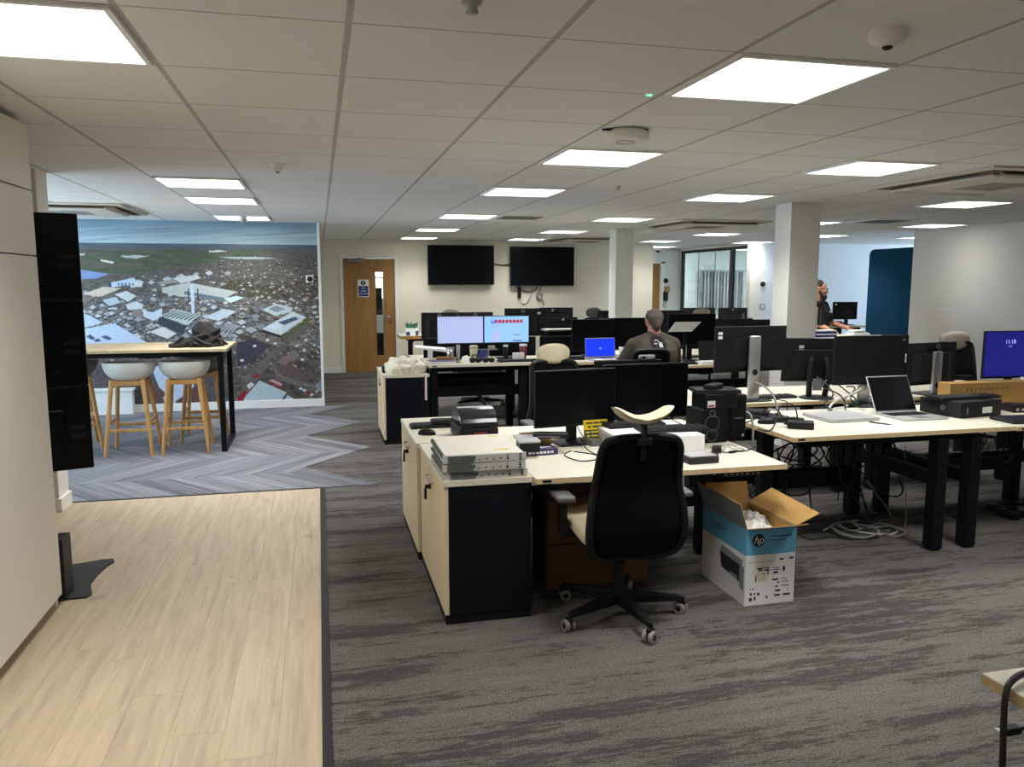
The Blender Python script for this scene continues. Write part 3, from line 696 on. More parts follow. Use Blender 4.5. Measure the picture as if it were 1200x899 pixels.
for r, s in enumerate((None, 'ceiling light just left of the near air conditioning cassette', 'ceiling light before the middle air conditioning cassette', 'ceiling light left of the middle air conditioning cassette', 'small ceiling light before the cassette over the right wall screen', 'small ceiling light just above the right wall screen')):
    if s: L_(2, r, s)
L_(3, 2, 'ceiling light just beyond the near air conditioning cassette'); L_(3, 3, 'ceiling light half hidden behind the large square column, nearest one'); L_(3, 4, 'ceiling light between the middle cassette and the glazed partition'); L_(3, 5, 'far ceiling light right of the small square column')
L_(4, 3, 'ceiling light before the white wall at the right'); L_(4, 4, 'second ceiling light half hidden behind the large square column'); L_(4, 5, 'far ceiling light above the glazed partition'); L_(5, 4, 'ceiling light above the tall blue felt screen')
# out of the frame, they light the near part of the room
L_(2, 0, 'ceiling light over the near right of the room, outside the picture')
place += [(cols[1], -.6, 'ceiling light behind the camera in the middle'), (cols[0], -.6, 'ceiling light behind the camera at the left'), (cols[3], 3.0, 'ceiling light over the right side, outside the picture'), (cols[2], -.6, 'ceiling light behind the camera at the right'), (9.6, 15.0, 'ceiling light inside the glazed meeting room, nearer one'), (9.6, 16.7, 'ceiling light added to brighten the glazed meeting room, farther one'), (7.1, 15.9, 'ceiling light in the recess beside the glazed partition')]  # the farther meeting room panel is added to brighten that room
lt = make_light(place[0][2], (place[0][0], place[0][1], H))
for x, y, s in place[1:]:
    c = copy_tree(lt, (x, y, H), 0, s)
    dim = .35 if s.endswith('behind the camera at the left') else .16 if s == 'ceiling light before the white wall at the right' else .6 if y > 13.5 or s.endswith('behind a sensor') else 1
    if dim < 1:                                   # the panels beside a wall run dimmer
        q = [o for o in COL.objects if o.parent is c and o.type == 'LIGHT'][0]; q.data = q.data.copy(); q.data.energy *= dim

def cassette(label, x, y, w=1.06):
    t = thing('air_conditioner', label, 'air conditioner', (x, y, H), 0, 'ceiling air conditioning cassettes'); a = w / 2
    MB().rbox(-a, -a, -.02, a, a, 0, .012).build('outer_frame', 'ac_white', t)
    s = MB(); b = a - .06; c = a - .15
    for q in ((-b, -b, b, -c), (-b, c, b, b), (-b, -c, -c, c), (c, -c, b, c)): s.box(q[0], q[1], -.0235, q[2], q[3], -.0195)
    s.build('air_slot', 'ac_slot', t)
    MB().rbox(-c + .02, -c + .02, -.05, c - .02, c - .02, -.02, .012).build('grille_panel', 'ac_white', t)
    g = MB()
    for k in range(9): g.box(-.2, -.2 + k * .05, -.0515, .2, -.185 + k * .05, -.0495)
    g.build('grille', 'vent_dark', t)
    for k, (cx_, cy_, rz) in enumerate(((0, -(b + c) / 2, 0), (0, (b + c) / 2, pi), ((b + c) / 2, 0, pi / 2), (-(b + c) / 2, 0, -pi / 2))):
        MB().box(-c + .03, -.035, -.003, c - .03, .03, .003).build('louvre', 'ac_white', t, (cx_, cy_, -.036), (R(24), 0, rz))
    return t
ac = cassette('large near air conditioning cassette at the right of the ceiling', 4.93, 5.02, 1.24)
copy_tree(ac, (4.9, 9.55, H), 0, 'air conditioning cassette between the two square columns')
copy_tree(ac, (4.6, 13.35, H), 0, 'air conditioning cassette over the right wall screen')
copy_tree(ac, (-2.45, 9.1, H), 0, 'air conditioning cassette before the mural at the left')
def round_fit(name, label, cat, p, prof, m='white_plastic', n=28, extra=None, grp=None):
    t = thing(name, label, cat, (p[0], p[1], H), 0, grp); MB().lathe([(r, -z) for r, z in prof], n=n).build('housing', m, t)
    if extra: extra(t)
    return t
def eye(t): MB().ell((0, 0, -.048), (.016, .016, .009)).build('sensor_eye', 'black_plastic', t)
round_fit('smoke_detector', 'large round white detector with a dark eye beside the nearest light', 'detector', PZ(1041, 36, H), [(.055, 0), (.055, .026), (.040, .038), (.022, .046), (0, .048)], extra=eye)
def cab(t):
    MB().tube([(-.13, -.02, -.004), (-.08, -.07, -.012), (0, -.09, -.012), (.09, -.07, -.006)], .006, spline=4).build('cable', 'black_cable', t)
    MB().lathe([(.05, -.056), (.046, -.058), (.05, -.060)], n=20).build('ring', 'light_grey', t)
round_fit('access_point', 'white disc access point with a black cable on the ceiling', 'access point', PZ(733, 153, H), [(.10, 0), (.118, .012), (.118, .042), (.10, .055), (0, .058)], extra=cab)
def led(t): MB().ell((0, 0, -.05), (.014, .014, .01)).build('lens', 'mid_grey', t)
round_fit('presence_sensor', 'small white presence sensor between the left light row and the mural', 'sensor', PZ(325, 192, H), [(.05, 0), (.05, .008), (.034, .014), (.03, .04), (.018, .05), (0, .052)], extra=led)
round_fit('presence_sensor', 'small white sensor hanging before the mural light', 'sensor', PZ(285, 253, H), [(.05, 0), (.05, .008), (.034, .02), (.045, .05), (.03, .075), (0, .08)], 'light_grey', extra=led)
round_fit('ceiling_indicator', 'tiny green indicator in the ceiling beside the largest light', 'indicator', PZ(761, 110, H), [(.022, 0), (.02, .004), (0, .005)], extra=lambda t: MB().ell((0, 0, -.005), (.012, .012, .004)).build('green_lamp', 'led_green', t))
round_fit('sprinkler', 'small grey sprinkler at the top edge of the ceiling', 'sprinkler', PZ(553, 2, H), [(.03, 0), (.028, .006), (.012, .012), (.018, .03), (0, .032)], 'light_grey')
round_fit('sprinkler', 'tiny sprinkler between the access point and the middle cassette', 'sprinkler', PZ(724, 218, H), [(.03, 0), (.028, .006), (.012, .012), (.018, .03), (0, .032)], 'light_grey')
round_fit('presence_sensor', 'tiny white sensor near the cassette over the right wall screen', 'sensor', PZ(641, 276, H), [(.06, 0), (.05, .02), (.05, .05), (0, .06)])
def grille(label, p, w, d):
    t = thing('ceiling_vent', label, 'vent', (p[0], p[1], H), 0, 'ceiling vents')
    MB().rbox(-w / 2, -d / 2, -.01, w / 2, d / 2, 0, .004).build('frame', 'lamp_frame', t); g = MB()
    for k in range(8): g.box(-w / 2 + .05, -d / 2 + .05 + k * (d - .1) / 8, -.012, w / 2 - .05, -d / 2 + .05 + (k + .55) * (d - .1) / 8, -.0095)
    g.build('slot', 'vent_dark', t)
grille('slotted ceiling vent beside the fourth light of the screen row', (2.32, 9.15), .58, .58)
grille('slotted ceiling vent before the white wall at the right', PZ(1033, 259, H), .6, .6)
dc = thing('dome_camera', 'small white dome camera under the ceiling by the recess', 'camera', PZ(771, 291, H)); MB().lathe([(.07, 0), (.07, -.03), (.055, -.05)], n=20).build('housing', 'white_plastic', dc); MB().ell((0, 0, -.05), (.052, .052, .05)).build('dome', 'dark_grey', dc)
# ================================================================== BUILDERS
def desk(label, x0, x1, y0, y1, z, legs, beams=(), tray=None, name='desk', group='white topped desks', leg_w=.08, th=.026, edge='desk_edge', notch=True):
    t = thing(name, label, 'desk', (x0, y0, 0), 0, group); w = x1 - x0; d = y1 - y0
    m = MB(); m.box(0, 0, z - th, w, d, z - .002, 1); m.box(.0005, .0005, z - .002, w - .0005, d - .0005, z, 0)
    m.build('tabletop', ['desk_white', edge], t)
    if notch: MB().box(.03, -.001, z - .02, .075, .002, z - .008).build('edge_clip', 'black_plastic', t)
    for (lx, ly) in legs:
        a = leg_w / 2
        l = MB().rbox(lx - x0 - a, ly - y0 - a, .012, lx - x0 + a, ly - y0 + a, z - th - .03, .006).rbox(lx - x0 - a * .8, ly - y0 - a * .8, 0, lx - x0 + a * .8, ly - y0 + a * .8, .014, .003)
        l.build('leg', 'steel_black', t)
    f = MB(); xs = [q[0] - x0 for q in legs]; ys = [q[1] - y0 for q in legs]
    f.box(min(xs) - .03, min(max(min(ys) - .03, .03), d - .1), z - th - .04, max(xs) + .03, min(max(min(ys) + .03, .08), d - .05), z - th).box(min(xs) - .03, max(ys) - .03, z - th - .04, max(xs) + .03, max(ys) + .03, z - th)
    for q in sorted(set(xs)): f.box(q - .03, .04, z - th - .04, q + .03, d - .04, z - th)
    f.build('top_frame', 'steel_black', t)
    for b in beams:
        MB().rbox(b[0] - x0, b[1] - y0, b[2], b[3] - x0, b[4] - y0, b[5], .006).build('beam', 'steel_black', t)
    if tray:
        x, y, zz, X, Y, ZZ = tray; q = MB(); x -= x0; X -= x0; y -= y0; Y -= y0
        q.box(x, y, zz, X, Y, zz + .006).box(x, y, zz + .006, X, y + .006, ZZ).box(x, Y - .006, zz + .006, X, Y, ZZ)
        q.build('cable_tray', 'steel_black', t)
    return t
def locker(label, x0, x1, y0, y1, z, key=True):
    """low cupboard whose doors look to the left (-x)"""
    t = thing('locker', label, 'cabinet', (x0, y0, 0), 0, 'low oak fronted cabinets'); w = x1 - x0; d = y1 - y0
    MB().box(.022, 0, .045, w, d, z - .026).build('body', 'cabinet_black', t, bevel=.0015)
    MB().box(.004, .004, 0, w - .004, d - .004, .045).build('plinth', 'black_matt', t)
    m = MB(); m.box(-.004, -.004, z - .026, w + .003, d, z - .002, 1); m.box(-.0035, -.0035, z - .002, w + .0025, d - .0005, z, 0); m.build('top', ['desk_white', 'desk_white'], t)
    dr = MB().box(0, .002, .047, .02, d - .002, z - .03).build('door', 'oak_locker', t, bevel=.0015)
    MB().tube([(0, d * .40, z - .095), (-.022, d * .40, z - .095), (-.022, d * .60, z - .095), (0, d * .60, z - .095)], .005).build('handle', 'light_grey', dr)
    lk = MB().cyl((0, d * .52, z - .14), (-.012, d * .52, z - .14), .014)
    if key: lk.box(-.03, d * .52 - .003, z - .15, -.012, d * .52 + .003, z - .13).box(-.034, d * .52 - .012, z - .205, -.022, d * .52 + .012, z - .15)
    lk.build('lock', 'black_plastic', dr)
    return t
def logo(parent, kind, x, y, z, s, rot):
    if kind == 'hp':
        MB().cyl((0, 0, 0), (0, 0, .0012), s, n=24).build('logo', 'light_grey', parent, (x, y, z), rot)
        text('hp', s * 1.5, 'logo_letters', 'black_plastic', parent, (x, y + (.0014 if rot[2] else -.0014), z), rot, shear=.25)
    elif kind == 'ring':
        MB().tube([(s * cos(q * pi / 8), s * sin(q * pi / 8), 0) for q in range(16)], s * .09, closed=True, n=6).build('logo', 'light_grey', parent, (x, y, z), rot)
        text('DELL', s * .72, 'logo_letters', 'light_grey', parent, (x, y, z), rot)
MONG = 'computer monitors'
def monitor(label, loc, rz=0, w=.53, h=.31, lift=.11, stand='black', scr='screen_black', tilt=0, back='monitor_back', lg=None, lgx=0, tags=(), pivot=None, thin=.02, name='monitor', cat='monitor', group=MONG):
    t = thing(name, label, cat, loc, rz, group)
    p = MB(); p.rbox(-w / 2, -.004, 0, w / 2, thin - .004, h, .004)
    p.prism([(-w * .40, 0), (w * .40, 0), (w * .28, .028), (-w * .28, .028)], h * .10, h * .74, T=Matrix.Translation((0, thin - .004, 0)))
    pn = p.build('casing', back, t, (0, 0, lift), (-R(tilt), 0, 0))
    b = .007
    MB().box(-w / 2 + b, -.006, b + .008, w / 2 - b, -.0035, h - b).build('screen', scr, pn)
    v = MB()
    for k in range(12): v.box(-.06 + k * .011, thin - .003, h * .80, -.054 + k * .011, thin - .0015, h * .86)
    v.build('vent_slots', 'black_matt', pn)
    for (tx, tz) in tags: MB().box(tx - .018, thin - .004, tz - .011, tx + .018, thin - .0032, tz + .011).build('sticker', 'label_white', pn)
    if lg: logo(pn, lg, lgx, thin - .003, h * .90, .016 if lg == 'hp' else .019, (R(90), 0, pi))
    ym = .028 + thin
    if stand == 'black':
        MB().rbox(-.033, ym, 0.012, .033, ym + .016, lift + h * .42, .004).box(-.05, thin + .02, lift + h * .30, .05, ym + .004, lift + h * .52).build('stand_neck', 'black_plastic', t)
        MB().rbox(-.115, -.06, 0, .115, .115, .012, .004).build('stand_base', 'black_plastic', t)
    elif stand == 'silver':
        MB().rbox(-.046, ym, 0.008, .046, ym + .028, lift + h * .80, .009, 3).build('stand_neck', 'silver', t)
        MB().box(-.045, thin + .02, lift + h * .36, .045, ym + .006, lift + h * .60).build('mount', 'black_plastic', t)
        MB().rbox(-.13, -.09, 0, .13, .12, .010, .004).build('stand_base', 'dark_grey', t)
        MB().cyl((0, ym + .027, lift + .0), (0, ym + .031, lift + .0), .022, n=20).build('cable_hole', 'black_plastic', t)
    elif stand == 'round':
        q = MB()
        q.tube([(-.06, ym + .01, .02), (-.068, ym + .035, .16), (-.06, ym + .02, lift + h * .45), (-.035, ym, lift + h * .62), (.035, ym, lift + h * .62), (.06, ym + .02, lift + h * .45), (.068, ym + .035, .16), (.06, ym + .01, .02)], .022, spline=5)
        q.box(-.06, thin + .02, lift + h * .40, .06, ym + .014, lift + h * .64)
        q.build('stand_neck', 'black_plastic', t)
        MB().lathe([(0, .016), (.10, .014), (.125, .006), (.128, 0), (0, 0)], n=28).build('stand_base', 'black_plastic', t, (0, .05, 0))
        MB().rbox(-.035, ym + .012, .06, .035, ym + .02, .15, .003).build('cable_clip', 'mid_grey', t)
    return t
def keyboard(label, loc, rz=0, w=.44, d=.135, m='black_plastic', group='computer keyboards', keym='dark_grey', pitch=0):
    t = thing('keyboard', label, 'keyboard', loc, rz, group); t.rotation_euler = (R(pitch), 0, rz)
    MB().rbox(-w / 2, -d / 2, 0, w / 2, d / 2, .018, .005).build('case', m, t)
    k = MB(); nx = 21
    for r in range(6):
        for c in range(nx):
            if c in (15, 18) or (r == 0 and 4 <= c <= 9): continue
            x = -w / 2 + .012 + (w - .024) * c / nx; y = -d / 2 + .010 + (d - .02) * r / 6
            k.box(x, y, .018, x + (w - .024) / nx * .84, y + (d - .02) / 6 * .82, .0235)
    k.box(-w / 2 + .012 + (w - .024) * 4 / nx, -d / 2 + .01, .018, -w / 2 + .012 + (w - .024) * 9.8 / nx, -d / 2 + .01 + (d - .02) / 6 * .82, .0235)
    k.build('keys', keym, t)
    return t
def mouse(label, loc, rz=0, group='computer mice'):
    t = thing('mouse', label, 'mouse', loc, rz, group)
    b = MB().grid(16, 10, lambda u, v: (.032 * cos(2 * pi * u) * sin(pi / 2 * v) ** .8, .058 * sin(2 * pi * u) * sin(pi / 2 * v) ** .8, .036 * cos(pi / 2 * v) ** .7))
    b.build('shell', 'black_plastic', t); MB().cyl((-.004, .022, .03), (.004, .022, .03), .009).build('wheel', 'mid_grey', t)
    return t
def laptop(label, loc, rz, w, d, ang, scr=None, lid='laptop_silver', base='laptop_silver', th=.014, sh=None):
    """hinge at +y, opens towards -y; ang = degrees between base and lid, 0 shut"""
    t = thing('laptop', label, 'laptop', loc, rz, 'laptops'); sh = sh or d
    MB().rbox(-w / 2, -d, 0, w / 2, 0, th, .004).build('base', base, t)
    if ang:
        k = MB()
        for r in range(5):
            for c in range(14): k.box(-w * .44 + c * w * .88 / 14, -d * .52 + r * d * .44 / 5, th, -w * .44 + (c + .85) * w * .88 / 14, -d * .52 + (r + .82) * d * .44 / 5, th + .0015)
        k.build('keys', 'black_plastic', t); MB().box(-w * .17, -d * .95, th, w * .17, -d * .58, th + .0008).build('touchpad', 'mid_grey' if base == 'laptop_silver' else 'dark_grey', t)
        l = MB().rbox(-w / 2, 0, 0, w / 2, .007, sh, .003).build('lid', lid, t, (0, -.004, th), (-R(ang - 90), 0, 0))
        MB().box(-w / 2 + .006, -.002, .012, w / 2 - .006, .0005, sh - .008).build('screen', scr, l)
        return t, l
    MB().rbox(-w / 2, -d, th + .001, w / 2, 0, th + .008, .003).build('lid', lid, t)
    return t, None
def cable(label, pts, r=.0035, m='black_cable', sp=6, name='cable', group=None, plug=None, cat='cable'):
    base = Vector(pts[0]); t = MB().tube([Vector(p) - base for p in pts], r, n=6, spline=sp)
    o = t.build(name, m, loc=base); tag(o, label, cat, group)
    if plug:
        d = (Vector(pts[-1]) - Vector(pts[-2])).normalized(); e = Vector(pts[-1]) - base
        MB().cyl(e - d * .005, e + d * .035, r * 2.6, r * 2.2, n=8).build('plug', 'black_plastic', o)
    return o
def office_chair(label, loc, rz, head_tilt=62, seat='beige_fabric', back_h=1.0, head_z=1.035, arms=True, star=0, head='beige_fabric', bow=.02, hexp=.86, head_shape=None, group='mesh backed office chairs'):
    """faces +y locally: the back is at -y"""
    t = thing('office_chair', label, 'chair', loc, rz, group)
    cl = math.cos; dz = back_h - 1.0
    b = MB(); b.cyl((0, 0, .065), (0, 0, .135), .042, .036, n=20)
    for k in range(5):
        a = star + k * 2 * pi / 5; T = Matrix.Rotation(a, 4, 'Z')
        b.add([(.02, -.026, .065), (.02, .026, .065), (.02, .026, .125), (.02, -.026, .125), (.315, -.015, .068), (.315, .015, .068), (.315, .015, .092), (.315, -.015, .092)], [(0, 3, 2, 1), (4, 5, 6, 7), (0, 1, 5, 4), (2, 3, 7, 6), (1, 2, 6, 5), (0, 4, 7, 3)], 0, False, T)
    b.build('star_base', 'chair_frame', t, bevel=.005)
    for k in range(5):
        a = star + k * 2 * pi / 5; T = Matrix.Translation((.318 * cos(a), .318 * sin(a), 0)) @ Matrix.Rotation(a + .9 + k * .7, 4, 'Z')
        w = MB()
        for s in (-1, 1):
            w.cyl((s * .007, .012, .029), (s * .026, .012, .029), .029, .027, n=16, m=1, T=T).cyl((s * .0255, .012, .029), (s * .0275, .012, .029), .014, n=12, m=0, T=T)
        w.cyl((0, 0, .03), (0, 0, .085), .009, n=10, T=T).cyl((-.024, .012, .029), (.024, .012, .029), .01, n=8, T=T).rbox(-.012, -.018, .05, .012, .03, .066, .005, T=T)
        w.build('caster', ['chair_frame', 'caster_grey'], t)
    MB().cyl((0, 0, .12), (0, 0, .27), .027).cyl((0, 0, .26), (0, 0, .395), .016).build('gas_lift', 'black_plastic', t)
    MB().rbox(-.10, -.16, .375, .10, .12, .425, .012).tube([(.09, .02, .40), (.26, .02, .395)], .007).build('tilt_mechanism', 'black_plastic', t)
    s = MB(); s.grid(24, 20, lambda u, v: ((u - .5) * .49 * (1 - .10 * v), (v - .5) * .48 + .02, .492 - .02 * (abs(u - .5) * 2) ** 4 - .045 * max(0, v - .75) ** 1.2 + .012 * (abs(u - .5) * 2) ** 2))
    st = MB(); st.rbox(-.245, -.22, .43, .245, .26, .495, .028, 4); st.build('seat_cushion', seat, t)
    MB().rbox(-.235, -.21, .41, .235, .25, .434, .01).build('seat_pan', 'black_plastic', t)
    prof = [(0, -.10, .335), (.12, -.14, .340), (.196, -.205, .385), (.226, -.248, .47), (.222, -.248, .58), (.200, -.235, .70), (.190, -.255, .84 + dz * .5), (.182, -.28, .945 + dz), (.155, -.288, .988 + dz), (.08, -.29, 1.0 + dz), (0, -.29, 1.0 + dz)]
    ring = [(x, y, z) for x, y, z in prof] + [(-x, y, z) for x, y, z in prof[-2:0:-1]]
    MB().tube(ring, .0175, n=10, spline=6, closed=True).build('back_frame', 'chair_frame', t)
    def side(v):
        q = v * (len(prof) - 1); i = min(int(q), len(prof) - 2); f = q - i; a, c = prof[i], prof[i + 1]
        return [a[j] * (1 - f) + c[j] * f for j in range(3)]
    ms = MB()
    def surf(u, v):
        x, y, z = side(v); e = (u - .5) * 2
        return (x * e, y - .03 * (1 - e * e) * (1 - abs(2 * v - 1)) , z)
    ms.grid(12, 24, surf); ms.build('back_mesh', 'chair_mesh', t).modifiers.new('thick', 'SOLIDIFY').thickness = .004
    lb = MB(); lb.grid(12, 5, lambda u, v: ((u - .5) * .37, -.232 - .028 * (1 - (2 * u - 1) ** 2), .585 + v * .085)); lb.build('lumbar_bar', 'black_plastic', t).modifiers.new('thick', 'SOLIDIFY').thickness = .012
    if head:
        hb = MB().tube([(0, -.30, .90 + dz), (0, -.315, 1.0 + dz), (0, -.30, head_z - .01)], .014, spline=4).rbox(-.035, -.33, .97 + dz, .035, -.295, 1.005 + dz, .008)
        hb.build('headrest_bracket', 'black_plastic', t)
        hr = MB(); W, D = head_shape or (.138, .09)
        def pad(sgn):
            def f(u, v):
                a = 2 * pi * u; r = v; x = W * r * (abs(cos(a)) ** hexp) * (1 if cos(a) >= 0 else -1); y = D * r * (abs(sin(a)) ** hexp) * (1 if sin(a) >= 0 else -1)
                return (x, y, bow * (x / W) ** 2 + sgn * .019 * math.sqrt(max(0, 1 - r ** 4)))
            return f
        hr.grid(32, 8, pad(1)).grid(32, 8, pad(-1))
        hr.build('headrest', head, t, (0, -.285, head_z), (R(head_tilt), 0, 0))
    if arms:
        for s in (-1, 1):
            MB().rbox(s * .285 - .018, -.03, .42, s * .285 + .018, .05, .605, .010).box(min(s * .12, s * .29), -.02, .415, max(s * .12, s * .29), .04, .435).build('arm_post', 'chair_frame', t)
            MB().rbox(s * .29 - .045, -.10, .60, s * .29 + .045, .17, .63, .012, 3).build('arm_pad', 'armpad_grey', t)
    return t
def tower_box(name, label, cat, loc, rz, w, d, h, m, group=None):
    t = thing(name, label, cat, loc, rz, group); MB().rbox(-w / 2, -d / 2, 0, w / 2, d / 2, h, .005).build('case', m, t); return t
def cup(label, loc, m, r=.04, h=.11, lid='white_plastic', band=None, name='cup', cat='cup', group='cups on the far desk'):
    t = thing(name, label, cat, loc, 0, group)
    MB().lathe([(0, 0), (r * .76, 0), (r, h), (r * .9, h)], n=20).build('body', m, t)
    if lid: MB().lathe([(r * 1.06, h), (r * 1.06, h + .006), (r * .9, h + .02), (0, h + .02)], n=20).build('lid', lid, t)
    if band: MB().lathe([(r * .86, h * .3), (r * .96, h * .72)], n=20).build('sleeve', band, t, (0, 0, 0)).scale = (1.02, 1.02, 1)
    return t
# ================================================================== FRONT BANK (left of centre)
ZA = .70
locker('oak fronted black cabinet carrying the stack of servers', .54, .962, 3.555, 4.452, ZA)
locker('oak fronted cabinet carrying the label printer, behind the server cabinet', .522, .962, 4.475, 5.33, ZA)
desk('near white desk behind which the closest chair stands', .97, 2.30, 3.50, 4.285, ZA, [(2.2, 4.2), (1.04, 4.2)], [(1.08, 4.17, .30, 2.16, 4.23, .40)])
desk('narrow white desk joined behind the near desk with two black screens', .97, 2.36, 4.295, 4.86, ZA, [(2.25, 4.75), (1.04, 4.75)], name='desk', notch=False)
pd = thing('pedestal', 'brown wooden box pedestal under the near desk behind the chair', 'pedestal', (1.41, 4.05, 0))
MB().rbox(-.29, -.2, .0, .29, .08, .50, .004).build('body', 'wood_pedestal', pd)
m = MB().rbox(-.285, -.214, .02, .285, -.2, .25, .003).rbox(-.285, -.214, .256, .285, -.2, .49, .003); m.build('drawer_front', 'wood_pedestal', pd)
# servers
def server(label, loc, rz, sticker=False):
    t = thing('rack_server', label, 'server', loc, rz, 'stack of rack servers'); w, d, h = .375, .46, .0405
    MB().rbox(-w / 2, 0, 0, w / 2, d, h, .0015).build('case', 'server_case', t)
    f = MB().rbox(-w / 2 - .012, -.012, .001, w / 2 + .012, 0, h - .001, .002)
    f.build('front_bezel', 'server_face', t)
    g = MB().box(-w / 2 + .012, -.0145, .004, -w / 2 + .125, -.012, h - .004)
    for k in range(4): g.prism([(-w / 2 + .125 + k * .004, .005 + k * .004), (-w / 2 + .131 + k * .004, .005 + k * .004), (-w / 2 + .131 + k * .004, h - .008), (-w / 2 + .125 + k * .004, h - .008)], .012, .0145, T=Matrix.Rotation(R(90), 4, 'X'))
    g.build('vent_mesh', 'server_mesh', t)
    q = MB()
    for k in range(5): q.box(-.03 + k * .034, -.0135, .012 + (k % 2) * .003, -.022 + k * .034, -.012, .017 + (k % 2) * .003)
    for k in range(3): q.box(.165, -.0135, .008 + k * .011, .178, -.012, .013 + k * .011); q.box(.105, -.0135, .009 + k * .010, .114, -.012, .012 + k * .010)
    q.build('ports', 'black_plastic', t)
    s = MB()
    for k in range(9): s.box(-w / 2 - .003, .04 + k * .045, .008, -w / 2 - .0, .065 + k * .045, h - .008)
    s.rbox(-w / 2 - .008, 0, .012, -w / 2 - .001, d, h - .012, .001); s.build('side_rail', 'server_mesh', t)
    if sticker:
        MB().box(.06, .06, h, .135, .085, h + .0006).build('yellow_sticker', 'yellow', t); MB().box(.10, .39, h, .145, .41, h + .0006).build('pale_sticker', 'yellow_pale', t)
    return t
server('bottom grey rack server of the stack on the front cabinet', (.748, 3.582, ZA), R(.5))
server('middle grey rack server of the stack on the front cabinet', (.733, 3.568, ZA + .041), R(-1))
server('top grey rack server with a yellow sticker on its lid', (.735, 3.566, ZA + .082), R(-.5), True)
# label printer, keyboard, mouse on the second cabinet
lp = thing('label_printer', 'black label printer with a clear rounded lid on the second cabinet', 'printer', (.88, 4.56, ZA), R(2)); 
MB().rbox(-.118, -.13, 0, .118, .16, .085, .02, 3).build('body', 'black_plastic', lp)
MB().add(*(lambda ps: ([(x, y, z) for x in (-.112, .112) for y, z in ps], [tuple(range(len(ps) - 1, -1, -1)), tuple(range(len(ps), 2 * len(ps)))] + [(i, (i + 1) % len(ps), len(ps) + (i + 1) % len(ps), len(ps) + i) for i in range(len(ps))]))([(-.128, .083)] + [(.012 - .142 * cos(a), .088 + .100 * sin(a)) for a in np.linspace(.02, pi - .02, 15).tolist()])).build('lid', 'smoky_lid', lp, bevel=.008)
MB().cyl((-.08, .02, .12), (.08, .02, .12), .045, n=24).build('label_roll', 'black_matt', lp)
MB().box(-.045, -.134, .03, .06, -.129, .065).build('front_opening', 'black_matt', lp); MB().box(-.03, -.1355, .04, .045, -.1338, .058).build('red_lamp_strip', 'led_red', lp)
keyboard('black keyboard lying on the cabinet left of the label printer', (.745, 4.98, ZA), R(2), w=.40)
keyboard('dark keyboard resting across the keyboard on the printer cabinet', (.80, 4.965, ZA + .0255), R(-3), w=.25, d=.11)
mouse('black mouse on the printer cabinet before the keyboard', (.615, 4.72, ZA), R(60))
# screens on the near desk
monitor('left one of the two black screens on the near desk', (1.405, 4.24, ZA), R(7), .505, .325, .105)
monitor('right one of the two black screens on the near desk, behind the white box', (1.905, 4.40, ZA), R(2), .555, .335, .10)
monitor('screen back peeping above the near black screens under a webcam', (1.92, 4.74, ZA), pi, .46, .30, .125, lg=None)
wcm = thing('webcam', 'small grey webcam on top edge of the rear screen before the seated man', 'webcam', (2.05, 4.735, 1.1255)); MB().rbox(-.055, -.02, 0, .055, .02, .03, .01).build('body', 'mid_grey', wcm); MB().cyl((-.03, -.02, .015), (-.03, -.024, .015), .010).build('lens', 'black_plastic', wcm); MB().box(.0, -.0215, .008, .04, -.02, .022).build('faceplate', 'light_grey', wcm)
wb_ = thing('desktop_computer', 'white desktop unit lying on the near desk under keyboards', 'computer', (1.775, 3.86, ZA), R(-1))
MB().rbox(-.245, 0, .006, .245, .48, .098, .004).build('case', 'print_white', wb_); MB().box(-.23, .01, 0, .23, .46, .006).build('feet', 'black_plastic', wb_)
s = MB()
for k in range(12): s.box(-.2465, .06 + k * .03, .03, -.2445, .072 + k * .03, .08)
s.build('side_vents', 'light_grey', wb_); MB().cyl((-.245, .03, .03), (-.2475, .03, .03), .006).build('screw', 'steel', wb_)
keyboard('black keyboard lying on the right half of the white desktop unit', (1.90, 4.02, ZA + .0985), R(-4), w=.40)
keyboard('dark keyboard behind headrest on the left of the white desktop unit', (1.745, 4.20, ZA + .0985), R(6), w=.36, d=.12)
sc = tower_box('card_reader', 'flat grey and black reader on the near desk before the white unit', 'reader', (1.885, 3.66, ZA), R(3), .17, .12, .035, 'dark_grey'); MB().rbox(-.08, -.055, .035, .075, .05, .043, .004).build('lid', 'light_grey', sc)
ys = thing('toner_cartridge', 'yellow labelled carton piece with black lettering leaning on a dark base', 'cartridge', (1.52, 4.20, ZA), R(4))
MB().prism([(-.05, -.05), (.09, -.06), (.09, .05), (-.08, .04)], 0, .035).build('base', 'mid_grey', ys)
yl = MB().box(-.075, -.003, .0, .075, .003, .105).build('yellow_label', 'yellow', ys, (.005, .01, .035), (R(-14), 0, 0))
q = MB()
for (x0, x1, z) in ((-.06, -.02, .088), (-.015, .02, .088), (.024, .066, .090), (-.05, -.03, .066), (-.02, .06, .067)): q.box(x0, -.0042, z - .006, x1, -.003, z + .004)
q.box(-.074, -.0042, .002, .074, -.003, .048).build('black_print', 'ink', yl)
q = MB()
for (x0, x1, z) in ((-.066, -.04, .034), (-.034, .02, .036), (.026, .07, .036), (-.062, -.04, .014), (-.034, .068, .015)): q.box(x0, -.0052, z - .006, x1, -.0042, z + .005)
q.build('light_print', 'yellow_pale', yl)
